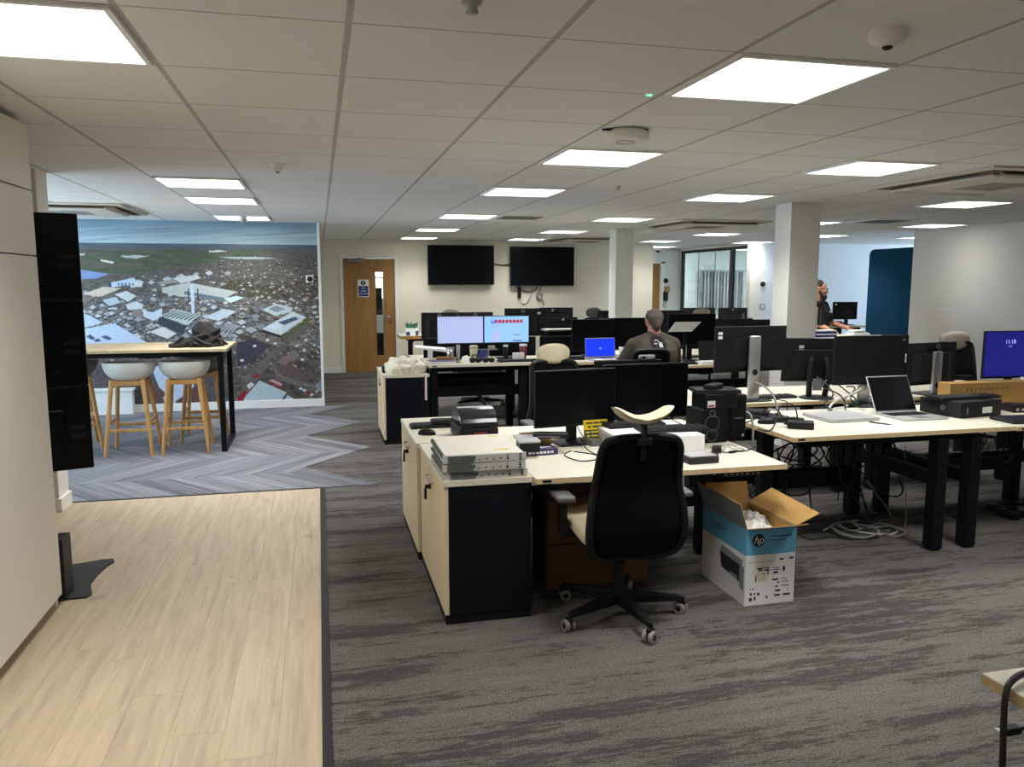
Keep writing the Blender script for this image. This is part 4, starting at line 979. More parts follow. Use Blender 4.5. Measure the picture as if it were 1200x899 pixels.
# clutter at the left of the near desk
cb = thing('carton', 'small open brown carton on the near desk beside the servers', 'box', PZ(620, 527, ZA) + Vector((.05, .06, 0)), R(4))
q = MB().box(-.075, -.06, 0, .075, .06, .004).box(-.075, -.06, .004, .075, -.056, .075).box(-.075, .056, .004, .075, .06, .075).box(-.075, -.056, .004, -.071, .056, .075).box(.071, -.056, .004, .075, .056, .075); q.build('body', 'cardboard', cb)
px_ = PZ(633, 534, ZA)
pb = thing('small_box', 'dark purple box with pale lettering on the near desk', 'box', (px_.x, px_.y + .05, ZA), R(5))
MB().rbox(-.098, -.05, 0, .098, .06, .036, .002).build('body', 'purple_box', pb); q = MB()
for k in range(7): q.box(-.07 + k * .021, -.0512, .010, -.054 + k * .021, -.0498, .022)
q.box(.0, -.02, .036, .075, .0, .0366); q.build('pale_print', 'label_white', pb)
hd = tower_box('disk_drive', 'black disk drive with a pale lid bridging carton and servers', 'drive', (1.07, 4.06, ZA + .075), R(-4), .12, .2, .012, 'light_grey'); MB().rbox(-.055, -.098, -.05, .055, .02, 0, .006).build('body', 'black_plastic', hd)
dk = tower_box('docking_station', 'long black docking station resting on the small carton', 'dock', (1.21, 4.085, ZA + .0755), R(-14), .19, .075, .028, 'black_plastic'); MB().box(-.07, -.0385, .006, .05, -.0374, .016).build('ports', 'mid_grey', dk)
cable('thin black cable looping before the left near screen', [(1.32, 4.05, ZA + .004), (1.25, 3.95, ZA + .004), (1.29, 3.80, ZA + .004), (1.40, 3.83, ZA + .004), (1.41, 3.93, ZA + .004), (1.33, 4.03, ZA + .004)], .003, group='loose cables on the near desk')
cable('thin black cable running from the left near screen to a plug', [(1.42, 4.2, ZA + .05), (1.41, 4.06, ZA + .012), (1.43, 3.92, ZA + .004), (1.53, 3.88, ZA + .004), (1.56, 3.95, ZA + .006)], .003, group='loose cables on the near desk', plug=True)
cable('thin black cable behind the stand of the left near screen', [(1.44, 4.34, ZA + .1), (1.48, 4.24, ZA + .01), (1.55, 4.12, ZA + .004), (1.575, 4.02, ZA + .004), (1.52, 3.99, ZA + .004), (1.5, 4.04, ZA + .004)], .003, group='loose cables on the near desk')
cable('dark cable arching over the keyboards on the white desktop unit', [(1.80, 4.10, ZA + .12), (1.83, 4.14, ZA + .16), (1.9, 4.15, ZA + .165), (1.96, 4.08, ZA + .13), (1.98, 4.02, ZA + .122)], .003)
# right end of the near desk
def adapter(label, p, rz, w=.06, d=.09, h=.03, grp='power adapters', tails=()):
    t = thing('power_adapter', label, 'adapter', p, rz, grp); MB().rbox(-w / 2, -d / 2, 0, w / 2, d / 2, h, .006, 2).build('body', 'black_plastic', t)
    MB().cyl((0, d / 2, h / 2), (0, d / 2 + .02, h / 2), .006, .004, n=8).build('strain_relief', 'black_plastic', t)
    for q in tails: MB().tube([(0, d / 2, h / 2)] + [Vector(v) for v in q], .0042, n=6, spline=5).build('lead', 'black_cable', t)
    return t
p = PZ(837, 541, ZA); adapter('small black plug standing on the near desk right of the chair', (p.x, p.y + .03, ZA), R(20), .045, .06, .04, tails=[[(.02, .09, .02), (.07, .13, .004), (.12, .12, .004)]])
p = PZ(842, 531, ZA); adapter('black plug behind another plug on the near desk right end', (p.x, p.y + .02, ZA), R(-30), .05, .06, .035)
p = PZ(858, 531, ZA); adapter('tiny black connector at the right end of the near desk', (p.x, p.y, ZA), R(-70), .022, .05, .014, tails=[[(.01, .06, .006), (.0, .16, .004), (-.05, .26, .004)]])
cable('white cable heap on the near desk beside the loudspeaker', [PZ(*q, ZA + .006) for q in ((833, 524), (842, 521), (850, 524), (846, 528), (856, 530), (866, 526), (858, 521), (850, 521))], .005, 'white_cable')
cable('white strip of cable lying behind the white heap on the near desk', [PZ(*q, ZA + .006) for q in ((852, 523), (860, 526), (868, 525), (876, 529))], .004, 'white_cable')
sp = thing('loudspeaker', 'black loudspeaker with round cones on the near desk right end', 'speaker', (2.19, 4.16, ZA), R(4))
MB().rbox(-.085, -.085, 0, .085, .1, .195, .006).build('cabinet', 'black_matt', sp)
for z, r in ((.115, .042), (.045, .032), (.172, .016)):
    MB().lathe([(r * 1.16, .002), (r * 1.1, .005), (r, .003), (r * .55, -.012), (r * .35, -.008), (0, -.004)], n=24).build('cone', 'dark_grey', sp, (-.02, -.0855, z), (R(90), 0, 0))
    MB().tube([(r * 1.1 * cos(a * pi / 10), r * 1.1 * sin(a * pi / 10), 0) for a in range(20)], .003, closed=True, n=6).build('cone_ring', 'mid_grey', sp, (-.02, -.087, z), (R(90), 0, 0))
bb = tower_box('storage_box', 'black box with a white and red label lying on the loudspeaker', 'box', (2.235, 4.17, ZA + .1955), R(4), .20, .17, .085, 'black_plastic'); MB().box(-.095, -.0865, .012, -.045, -.085, .05).build('paper_label', 'label_white', bb); MB().box(-.09, -.0872, .016, -.05, -.0865, .026).build('red_print', 'red', bb)
t, _ = laptop('shut black laptop on top of the black box above the loudspeaker', (2.26, 4.27, ZA + .281), R(-10), .26, .18, 0, lid='black_plastic', base='dark_grey')
adapter('black gadget lying on the shut laptop above the loudspeaker', (2.24, 4.19, ZA + .3035), R(-50), .07, .15, .025)
pc = tower_box('computer_tower', 'slim black computer tower beside the loudspeaker', 'computer', (2.36, 4.27, ZA), R(3), .10, .30, .27, 'black_plastic', None); MB().rbox(-.048, -.156, .01, .048, -.149, .26, .003).build('front', 'black_matt', pc); MB().box(-.03, -.158, .13, .03, -.1555, .135).build('slot', 'mid_grey', pc); MB().cyl((.03, -.157, .03), (.03, -.158, .03), .008).build('badge', 'light_grey', pc)
# under the near desk
pt = tower_box('computer_tower', 'black and grey computer under the near desk seen right of the chair', 'computer', (1.86, 4.47, 0), R(2), .19, .36, .42, 'dark_grey', None); MB().box(-.09, -.1825, .06, .09, -.1805, .30).build('grey_front', 'light_grey', pt)
cr = desk  # name kept for brevity
hb_ = thing('height_control', 'small black control box with buttons under the near desk edge', 'control', (2.06, 3.52, ZA - .027)); MB().rbox(-.12, 0, -.028, .12, .06, 0, .005).build('case', 'black_plastic', hb_); q = MB()
for k in range(7): q.box(-.1 + k * .03, -.0012, -.018, -.085 + k * .03, 0, -.012)
q.build('button_marks', 'light_grey', hb_)

# ------------------------------------------------------------------ the printer carton
def carton():
    t = thing('cardboard_box', 'open white and blue printer carton on the carpet right of the chair', 'box', (2.037, 3.42, 0)); w, d, h = .278, .46, .397; k = .004
    zb = .262
    b = MB()
    b.box(0, 0, 0, w, d, k, 0)
    for (x0, y0, x1, y1) in ((0, 0, w, k), (0, d - k, w, d), (0, k, k, d - k), (w - k, k, w, d - k)):
        b.box(x0, y0, k, x1, y1, zb, 0).box(x0, y0, zb, x1, y1, h, 1)
    b.build('body', ['print_white', 'print_blue'], t)
    i = MB().box(k, k, k, w - k, k + .001, h).box(k, d - k - .001, k, w - k, d - k, h).box(k, k, k, k + .001, d - k, h).box(w - k - .001, k, k, w - k, d - k, h); i.build('inner_lining', 'cardboard', t)
    def flap(name, pts, mats, th=.004):
        a, b_, c, e = [Vector(p) for p in pts]; n = (b_ - a).cross(e - a).normalized() * th
        m = MB(); m.add([a, b_, c, e], [(0, 1, 2, 3)], 0); m.add([a + n, b_ + n, c + n, e + n], [(3, 2, 1, 0)], 1)
        m.add([a, b_, c, e, a + n, b_ + n, c + n, e + n], [(0, 4, 5, 1), (1, 5, 6, 2), (2, 6, 7, 3), (3, 7, 4, 0)], 1)
        m.build(name, mats, t)
    flap('flap', [(0, 0, h), (0, d, h), (-.045, d, h + .135), (-.03, .02, h + .125)], ['print_grey', 'cardboard'])          # left, standing
    flap('flap', [(0, d, h), (w, d, h), (w - .01, d + .015, h + .115), (.02, d + .02, h + .120)], ['cardboard', 'print_grey'][::-1])
    flap('flap', [(w, d, h), (w, 0, h), (w + .13, -.0, h + .055), (w + .13, d - .02, h + .075)], ['print_grey', 'cardboard'])
    flap('flap', [(w, 0, h), (0, 0, h), (.03, -.10, h + .035), (w - .0, -.10, h + .038)], ['print_grey', 'cardboard'])
    q = MB()
    def wob(u, v):
        x = .01 + u * (w - .02); y = .02 + v * (d - .04)
        return (x, y, h - .045 + .028 * sin(7 * u + 3 * v) * cos(9 * v) + .008 * sin(31 * u) * sin(37 * v + 2) + .006 * random.random())
    q.grid(34, 44, wob).build('bubble_wrap', 'bubble', t)
    # front print
    MB().cyl((.066, 0, .338), (.066, -.0012, .338), .034, n=32).build('logo', 'ink', t)
    text('hp', .056, 'logo_letters', 'print_white', t, (.066, -.0014, .339), UPR, shear=.32)
    f = MB(); e = -.001
    for (x0, z0, x1, z1) in ((.138, .352, .252, .357), (.138, .333, .215, .337), (.138, .369, .156, .371)): f.box(x0, e, z0, x1, 0, z1)
    f.build('blue_band_print', 'sign_blue', t)
    f = MB()
    for (x0, z0, x1, z1) in ((.190, .227, .212, .236), (.246, .229, .268, .238), (.066, .186, .095, .191), (.124, .156, .129, .196), (.06, .191, .126, .1935), (.072, .176, .096, .183), (.105, .176, .122, .183), (.155, .186, .190, .189), (.155, .176, .195, .179), (.158, .158, .182, .169), (.21, .168, .222, .192), (.152, .122, .185, .130), (.182, .106, .192, .114), (.17, .086, .188, .092), (.172, .062, .200, .071), (.168, .038, .2, .047), (.216, .038, .256, .048), (.206, .126, .232, .129), (.206, .110, .246, .113), (.206, .088, .248, .092), (.240, .066, .244, .076), (.055, .120, .06, .155), (.098, .158, .104, .166), (.026, .022, .04, .040), (.052, .026, .062, .044), (.07, .050, .082, .064), (.03, .052, .04, .066), (.05, .056, .06, .064), (.12, .030, .128, .044), (.03, .080, .034, .090), (.044, .080, .048, .090)):
        f.box(x0, e, z0, x1, 0, z1)
    f.build('front_print', 'ink', t)
    f = MB()
    for k2 in range(20): f.box(.014 + k2 * .0076, e * .9, .222, .019 + k2 * .0076, 0, .2245 + (k2 % 3) * .001)
    f.build('fine_print', 'ink_faint', t); MB().box(.06, e * .8, .122, .118, 0, .17).build('patch', 'ink_beige', t)
    # side print: a picture of the printer, on the left face
    f = MB()
    f.add([(-.001, y, z) for y, z in ((.262, .205), (.03, .195), (.03, .105), (.24, .125))], [(0, 1, 2, 3)], 0)
    f.build('printer_picture', 'ink', t)
    f = MB(); f.add([(-.0016, y, z) for y, z in ((.24, .245), (.03, .230), (.03, .195), (.262, .205))], [(0, 1, 2, 3)]); f.add([(-.0016, y, z) for y, z in ((.055, .20), (.012, .20), (.012, .075), (.055, .085))], [(0, 1, 2, 3)]); f.add([(-.0016, y, z) for y, z in ((.15, .135), (.075, .130), (.075, .112), (.15, .118))], [(0, 1, 2, 3)]); f.build('picture_highlights', 'print_grey', t)
    f = MB()
    for k2 in range(9): f.box(-.001, .36 - k2 * .02, .335 - (k2 % 2) * .012, 0, .375 - k2 * .02, .341 - (k2 % 2) * .012)
    f.build('side_band_print', 'sign_blue', t)
carton()

# ================================================================== RIGHT BANK
ZB = .715; ZD = .75; KB = (HC - ZD) / (HC - ZB); before_bank = set(COL.objects)
desk('long white desk in the right half carrying two laptops', 2.577, 4.092, 3.875, 4.74, ZD, [(2.70, 4.36), (3.60, 3.925), (3.60, 4.69), (3.84, 3.925), (3.84, 4.69)], [(2.45, 4.66, .27, 3.56, 4.72, .35), (3.57, 3.97, .40, 3.63, 4.65, .48), (3.81, 3.97, .40, 3.87, 4.65, .48)], (2.8, 4.54, .26, 3.5, 4.655, .36))
desk('white desk at the right edge carrying the blue screen', 4.10, 5.6, 3.86, 4.74, ZD, [(4.965, 4.69), (5.5, 4.2)], [(4.15, 4.66, .30, 5.5, 4.72, .40)], (4.2, 4.56, .29, 4.9, 4.655, .39))
desk('white desk behind the laptop desk carrying three screen backs', 2.52, 4.04, 5.076, 5.88, ZD, [(2.65, 5.7), (3.9, 5.7), (2.65, 5.25), (3.9, 5.25)], [(2.65, 5.65, .35, 3.9, 5.71, .44)], notch=False)
desk('white desk behind the blue screen desk under the silver stand screen', 4.05, 5.58, 5.076, 5.88, ZD, [(4.2, 5.7), (5.45, 5.7), (4.2, 5.25), (5.45, 5.25)], [(4.2, 5.65, .35, 5.45, 5.71, .44)], notch=False)
# screens
monitor('screen back on a tall silver stand with white sticker, left end of right bank', (3.215, 5.46, ZB), pi + R(3), .60, .335, .215, 'silver', tilt=0, tags=((.26, .285), (.26, .255)))
monitor('tilted screen back on a round black stand with white stickers', (3.80, 5.47, ZB), pi + R(-14), .52, .335, .125, 'round', tilt=9, tags=((.13, .27), (.13, .24)))
monitor('plain black screen behind the open laptop, facing the camera', (3.925, 4.98, ZB), R(0), .60, .345, .155, 'silver', 'monitor_back')
pbk = [x for x in COL.objects if x.get('label') == 'plain black screen behind the open laptop, facing the camera'][0]
MB().box(.275, -.0075, .15, .283, -.0058, .21).build('white_sticker', 'label_white', [c for c in COL.objects if c.parent is pbk and c.name.startswith('casing')][0]); MB().box(.245, -.0075, .305, .27, -.0058, .318).build('corner_mark', 'mid_grey', [c for c in COL.objects if c.parent is pbk and c.name.startswith('casing')][0])
tm = monitor('screen back with a ring logo on a slanted silver stand, right bank', (4.83, 5.42, ZB), pi + R(10), .54, .33, .075, 'silver', back='monitor_grey_back', lg='ring', lgx=-.06, tags=((.17, .06),))
bm_ = monitor('bright blue lit screen at the right edge of the picture', (5.215, 4.98, ZB), R(-2), .56, .35, .165, 'black', 'screen_navy')
scn = [c for c in COL.objects if c.parent is not None and c.parent.parent is bm_ and c.name.startswith('screen')][0]
text('11:18', .042, 'clock_digits', 'screen_glyph', scn, (-.06, -.0068, .27), UPR); text('Friday', .013, 'date_letters', 'screen_glyph', scn, (-.06, -.0068, .236), UPR)
# laptops
def quad_fit(pts, z):
    q = [PZ(x, y, z) for x, y in pts]; return q
q = quad_fit([(943, 484), (978, 497.5), (1022, 495), (987, 482)], ZB)
c = sum(q, Vector()) / 4; ax = ((q[2] - q[1]) + (q[3] - q[0])); ang = math.atan2(ax.y, ax.x)
laptop('shut silver laptop on the right bank desk', (c.x, c.y, ZB) , 0, .31, .22, 0)[0]
o = COL.objects[-1] if False else [x for x in COL.objects if x.get('label') == 'shut silver laptop on the right bank desk'][0]
W1 = ((q[2] - q[1]).length + (q[3] - q[0]).length) / 2; D1 = ((q[1] - q[0]).length + (q[2] - q[3]).length) / 2
yv = ((q[0] - q[1]) + (q[3] - q[2])).normalized(); o.rotation_euler = (0, 0, ang); o.location = c + Vector((-sin(ang), cos(ang), 0)) * .13; o.location.z = ZB; o.scale = (.36 / .31, .30 / .22, 1)
q = quad_fit([(1023, 486), (1053, 496), (1107, 492), (1077, 484)], ZB)
ax = (q[3] - q[0]) + (q[2] - q[1]); ang = math.atan2(ax.y, ax.x); hc_ = (q[0] + q[3]) / 2
laptop('open silver laptop with a dark screen on the right bank desk', (hc_.x, hc_.y, ZB), ang, .33, .27, 116, 'screen_black', sh=.255)
sheet = MB().box(-.15, -.1, 0, .15, .1, .0008); sh_o = sheet.build('paper_sheet', 'white_paper', loc=PZ(1045, 503, ZB) + Vector((.0, .05, 0)), rot=(0, 0, R(12))); tag(sh_o, 'white paper with faint writing before the open laptop', 'paper')
q = MB()
for r in range(5):
    for k in range(6):
        if (r * 7 + k * 3) % 4: q.box(-.13 + k * .045, -.08 + r * .035, .0008, -.105 + k * .045 + (k * r % 3) * .006, -.075 + r * .035, .0013)
q.build('writing', 'ink_faint', sh_o)
pn = thing('pen', 'dark pen lying between the two laptops', 'pen', PZ(1031, 497, ZB), R(-62)); MB().cyl((-.065, 0, .005), (.055, 0, .005), .0045, n=10).cyl((.055, 0, .005), (.07, 0, .005), .0045, .001, n=10).build('barrel', 'dark_grey', pn); MB().box(-.06, -.001, .009, -.02, .001, .011).build('clip', 'steel', pn)
a = PZ(938, 502, ZB); ad = adapter('black charger brick with its cable on the left of the laptop desk', (a.x, a.y, ZB), R(58), .085, .15, .045, tails=[[(.0, .10, .05), (-.01, .13, .10), (.03, .19, .11), (.06, .27, .03), (.05, .34, .003), (-.02, .42, .003), (-.10, .46, .003)]])
a = PZ(938, 499, ZB); adapter('second black plug lying against the charger brick', (a.x + .03, a.y + .09, ZB), R(20), .05, .08, .035)
# keyboard heap and gadgets at the left end
keyboard('black keyboard at the left end of the laptop desk', (2.84, 4.72, ZB), R(-18), w=.36)
keyboard('dark keyboard lying crosswise on the keyboard heap at the left end', (2.80, 4.78, ZB + .0265), R(-35), w=.30, d=.12)
mouse('black mouse before the keyboard heap at the left end', (2.79, 4.50, ZB), R(80))
adapter('long black adapter before the keyboard heap at the left end', (2.90, 4.53, ZB), R(80), .06, .13, .035)
keyboard('black keyboard behind the silver monitor stand', (3.42, 5.50, ZB), R(2), w=.42, d=.12)
# desktop pc, keyboard, carton at the right
q = quad_fit([(1083, 480), (1127, 491), (1172, 487)], ZB)
ax = q[2] - q[1]; ang = math.atan2(ax.y, ax.x); ay = Vector((-sin(ang), cos(ang), 0)); wd = ax.length; dp = (q[0] - q[1]).length
dt = thing('desktop_computer', 'flat black desktop computer with a white sticker on the right bank', 'computer', (q[1] + q[2]) / 2, ang)
MB().rbox(-wd / 2, 0, .004, wd / 2, dp * .8, .105, .004).build('case', 'black_plastic', dt); MB().box(-wd * .45, .01, 0, wd * .45, dp * .75, .004).build('feet', 'black_matt', dt)
MB().box(wd * .02, -.0012, .025, wd * .26, 0, .065).build('paper_sticker', 'label_white', dt); MB().box(-wd * .37, -.001, .025, -wd * .33, 0, .07).build('badge', 'mid_grey', dt); MB().cyl((-wd / 2, dp * .35, .055), (-wd / 2 - .002, dp * .35, .055), .018, n=20).build('side_logo', 'mid_grey', dt)
kb = keyboard('black keyboard lying across the flat desktop computer', (0, 0, 0), 0, w=.50, d=.14); kb.location = (q[1] + q[2]) / 2 + ay * dp * .42 + Vector((.03, 0, .1055)); kb.rotation_euler = (0, 0, ang + R(-4))
MB().box(-.1, -.1, 0, .1, .0, .001).build('paper_sheet', 'white_paper', None, (q[1] + q[2]) / 2 + ay * dp * .30 + Vector((.0, 0, .1052)), (0, 0, ang))
tag(COL.objects[-1], 'white sheet between the flat desktop computer and its keyboard', 'paper') if COL.objects[-1].name.startswith('paper_sheet') else [tag(x, 'white sheet between the flat desktop computer and its keyboard', 'paper') for x in COL.objects if x.name.startswith('paper_sheet') and not x.get('label')]
a = PY(1089, 480, 5.0); b = PY(1183, 480, 5.0)
lc = thing('long_carton', 'long brown carton lying behind the flat desktop computer', 'box', ((a.x + b.x) / 2, 4.80, ZB), R(-1)); wl = (b.x - a.x) * .97
MB().rbox(-wl / 2, 0, 0, wl / 2, .12, .162, .003).build('body', 'cardboard', lc); q = MB()
for k in range(10): q.rbox(-wl * .32 + k * .037, -.0012, .105, -wl * .32 + k * .037 + .022, 0, .128, .0004)
q.build('brown_print', 'cardboard_dark', lc)
cpw = cup('tiny white cap standing on the long carton', (lc.location.x + .33, 4.86, ZB + .162), 'white_plastic', .02, .03, None, name='cap', cat='cap', group=None)
sv = monitor  # alias
d1_ = tower_box('docking_station', 'black dock with plugs at the right edge under the blue screen', 'dock', PZ(1196, 482, ZB), R(-8), .2, .12, .05, 'black_plastic'); q = MB()
for k in range(4): q.box(-.08 + k * .04, -.0615, .012, -.06 + k * .04, -.06, .03)
q.build('ports', 'light_grey', d1_)
mt = thing('tablet_case', 'flat black folder at the right edge of the desk', 'folder', PZ(1190, 494, ZB) + Vector((.06, 0, 0)), R(-4)); MB().rbox(-.16, -.1, 0, .16, .1, .022, .008, 2).build('cover', 'dark_grey', mt); MB().box(-.15, -.09, .022, .15, .09, .024).build('panel', 'black_plastic', mt)
adapter('black plug heap beside the dock at the right edge', PZ(1187, 479, ZB), R(40), .06, .1, .04)
cable('white cable hanging from blue screen to the dock', [(5.28, 5.0, ZB + .13), (5.3, 4.93, ZB + .05), (5.36, 4.88, ZB + .05), (5.44, 4.84, ZB + .03), (5.40, 4.74, ZB + .003)], .004, 'white_cable')
# cables behind the laptops
def wander(label, a, b, n, sag, r, m='black_cable', group=None, seed=0, jit=.06, zmin=0):
    rr = random.Random(seed); a = Vector(a); b = Vector(b); P = []
    for k in range(n + 1):
        t = k / n; p = a.lerp(b, t); p.z -= sag * 4 * t * (1 - t)
        if 0 < k < n: p += Vector((rr.uniform(-jit, jit), rr.uniform(-jit, jit), rr.uniform(-jit, jit) * .6))
        p.z = max(p.z, zmin + r * 1.1); P.append(p)
    return cable(label, P, r, m, 6, group=group)
wander('white cable curling below the plain black screen', PZ(975, 482, ZB) + Vector((0, 0, .01)), (4.0, 5.10, .86), 5, .05, .007, 'white_cable', seed=3, zmin=ZB)
wander('thick white cable bridging under the plain black screen', PZ(970, 482, ZB), (4.05, 5.12, .90), 4, -.02, .008, 'white_cable', seed=8, jit=.03, zmin=ZB)
for k in range(6):
    wander('black cable in tangle under the screens, strand %s' % ('one', 'two', 'three', 'four', 'five', 'six')[k], (3.55 + k * .1, 5.08 + .02 * k, .93 - .03 * k), (3.5 + .13 * k, 4.82, ZB), 5, .03, .005, seed=20 + k, jit=.07, group='black cables tangled under the screens', zmin=ZB)
for o in [x for x in COL.objects if str(x.get('label', '')).startswith('black cable in tangle')]: o['label'] = 'black cable in the tangle between the round stand and the open laptop'
cable('grey cable arching from the silver stand down over the desk', [(3.22, 5.36, .86), (3.25, 5.30, .84), (3.28, 5.22, .78), (3.27, 5.14, .68)], .007, 'grey_cable')
cable('grey cable hanging beside the computer tower', [PY(872, 482, 4.42), PY(879, 486, 4.42), PY(882, 500, 4.4), PY(882, 516, 4.4), PY(885, 530, 4.4)], .007, 'white_cable')
cable('thin black cable over the rear desk edge', [(3.38, 5.5, ZB + .008), (3.42, 5.36, ZB + .008), (3.43, 5.285, ZB + .006), (3.43, 5.272, ZB - .03), (3.44, 5.275, ZB - .2)], .004)
# everything lying on these desks rests on their tops, a little higher and nearer than first measured
for o in [x for x in COL.objects if x not in before_bank and x.parent is None and x.location.z > .55]:
    o.location = Vector((o.location.x * KB, o.location.y * KB, HC + (o.location.z - HC) * KB))
cable('black charger lead arching over the left of the laptop desk', [PZ(935, 494, ZD + .01), PY(932, 478, 4.20), PY(924, 473, 4.25), PY(914, 477, 4.22), PZ(908, 497, ZD + .02), PZ(901, 505, ZD + .005), PZ(888, 503, ZD + .005)], .0045)
# hanging and heaped cables below the right bank
HG = 'black cables hanging under the right bank'
hang = [((2.95, 4.62, .52), (3.05, 4.7, .36)), ((2.9, 4.7, .55), (3.15, 4.66, .37)), ((3.0, 4.6, .6), (3.2, 4.72, .38)), ((2.85, 4.66, .36), (3.2, 4.7, .36)), ((3.1, 4.7, .67), (3.12, 4.7, .05)), ((2.95, 4.7, .30), (2.96, 4.7, .0)), ((3.3, 4.7, .6), (3.55, 4.66, .36)), ((3.4, 4.75, .66), (3.5, 4.7, .1)), ((3.5, 4.72, .64), (3.62, 4.7, .3)), ((3.45, 4.7, .66), (3.6, 4.62, .0)), ((4.35, 4.66, .62), (4.75, 4.7, .40)), ((4.4, 4.7, .62), (4.7, 4.72, .36)), ((4.6, 4.66, .64), (4.65, 4.7, .2)), ((5.0, 4.66, .66), (5.05, 4.6, .0)), ((5.1, 4.62, .66), (4.95, 4.5, .0))]
for k, (a, b) in enumerate(hang):
    wander('black cable hanging under the right bank desks', a, b, 4, .10 if k not in (4, 5, 7) else 0, .0045 if k % 3 else .007, group=HG, seed=50 + k, jit=.05)
tang = [((905, 530), (935, 517), (958, 526), (940, 540), (915, 535)), ((910, 540), (925, 520), (948, 530), (962, 545), (935, 548)), ((918, 545), (930, 526), (952, 519), (966, 532), (950, 547)), ((905, 545), (918, 552), (930, 546)), ((900, 522), (912, 512), (930, 522), (925, 542))]
for k, P in enumerate(tang):
    cable('black cable heaped on the tray under the laptop desk', [PY(x, y, 4.50 + .03 * ((k + j) % 3)) for j, (x, y) in enumerate(P)], .0065, group='black cables heaped on the tray under the laptop desk')
drops = [((917, 566), (918, 577), (931, 581), (945, 578), (953, 566)), ((921, 566), (921, 580), (920, 592)), ((948, 566), (949, 580), (951, 597)), ((983, 512), (986, 535), (984, 560), (1000, 580), (1008, 598)), ((992, 514), (998, 540), (1003, 560), (1010, 577), (1016, 600), (1024, 610)), ((1003, 515), (1006, 530), (1001, 545), (1012, 556)), ((975, 520), (969, 535), (975, 546), (984, 544)), ((1010, 515), (1014, 530), (1020, 540), (1008, 548)), ((998, 562), (1000, 574), (1010, 582), (1016, 596)), ((1172, 515), (1178, 530), (1185, 535), (1180, 520)), ((1165, 512), (1172, 535), (1180, 542), (1190, 530)), ((1190, 560), (1192, 580), (1188, 596))]
for k, P in enumerate(drops):
    cable(HG.replace('cables hanging', 'cable dangling') + ' below its edge', [PY(x, y, 4.46 + .02 * (k % 3)) for x, y in P], .006, group='black cables dangling below the right bank desks')
wander('black cable looping low behind the printer carton', (2.72, 4.7, .33), (3.15, 4.7, .34), 4, .20, .006, seed=71, jit=.02)
cable('grey and black cable looping down before the front leg of the right bank', [PY(1045, 515, 4.3), PY(1053, 535, 4.3), PY(1054, 560, 4.3), PY(1058, 575, 4.3), PY(1050, 582, 4.35), PY(1032, 578, 4.5)], .006, 'black_cable')
cable('thin white cable hanging straight before the front leg', [PY(1060, 520, 4.35), PY(1061, 560, 4.35), PY(1062, 600, 4.35), PY(1060, 622, 4.3)], .0025, 'grey_cable')
fl = [[(1000, 612), (1010, 619), (1040, 617), (1052, 622), (1040, 627), (1010, 624), (990, 620), (985, 613), (1005, 610)], [(982, 616), (1000, 622), (1030, 614), (1048, 618), (1062, 624), (1050, 629), (1035, 625)], [(965, 622), (985, 612), (1008, 615), (1030, 622), (1015, 630), (990, 627), (975, 618)]]
for k, P in enumerate(fl):
    cable(('white cable coil on the carpet under the right bank', 'grey cable loop lying over the white coil on the carpet', 'pale cable loop left of the white coil on the carpet')[k], [PZ(x, y, .01 + .012 * k) for x, y in P], .0065, ('white_cable', 'grey_cable', 'grey_cable')[k], 6)
cable('grey cable dropping from the cable tray to the floor coil', [PY(1015, 563, 4.7), PY(1030, 583, 4.65), PY(1042, 600, 4.6), PY(1045, 616, 4.5), PZ(1040, 622, .01)], .006, 'grey_cable')
cable('second grey cable dropping from the tray to the floor coil', [PY(1018, 565, 4.72), PY(1034, 585, 4.68), PY(1036, 602, 4.65), PZ(1030, 613, .012)], .005, 'grey_cable')
cable('black cable snaking on the carpet right of the printer carton', [PZ(*p, .008) for p in ((936, 626), (955, 620), (975, 624), (990, 630), (1005, 628))], .006)
cable('black cable snaking on carpet from the carton to the coil', [PZ(*p, .007) for p in ((940, 628), (950, 632), (975, 629), (1000, 632), (1030, 630))], .005)
cable('black cable loop on the carpet between the two front legs', [PZ(*p, .006) for p in ((1106, 600), (1118, 606), (1130, 608), (1145, 605))], .005)
adapter('black adapter on the tray under the laptop desk', (3.06, 4.72, .266), R(70), .07, .2, .05)
for k, (x, y) in enumerate(((1172, 600), (1186, 596), (1197, 604), (1180, 606))):
    adapter(('black adapter on the carpet by the right rear leg', 'second black adapter on the carpet by the right rear leg', 'black adapter on carpet at the right edge', 'black adapter in the floor heap nearest the front legs')[k], PZ(x, y, 0), R(30 + 50 * k), .07, .16, .05)
# ------------------------------------------------------------------ desk corner at the lower right
desk('corner of a white desk at the lower right of the picture', 1.47, 2.9, .62, 1.425, .72, [(2.3, 1.0), (2.8, 1.0)], notch=False)
cable('black cable hanging over the left edge of the lower right desk', [(1.68, 1.30, .730), (1.62, 1.38, .737), (1.54, 1.375, .737), (1.48, 1.355, .735), (1.456, 1.345, .712), (1.452, 1.34, .64), (1.456, 1.335, .5), (1.458, 1.33, .35), (1.455, 1.322, .2), (1.46, 1.2, .01), (1.5, 1.0, .01)], .0075)
cu_ = cable('black plug cable hanging in the air beside the lower right desk', [(1.72, 1.46, .70), (1.70, 1.455, .60), (1.65, 1.44, .56), (1.60, 1.44, .555)], .005)
e = Vector((1.60, 1.44, .555)) - Vector(cu_.location); MB().rbox(e.x - .045, e.y - .012, e.z - .009, e.x + .005, e.y + .012, e.z + .009, .003).build('plug', 'black_plastic', cu_); MB().box(e.x - .058, e.y - .008, e.z - .005, e.x - .045, e.y + .008, e.z + .005).build('metal_tip', 'silver', cu_)
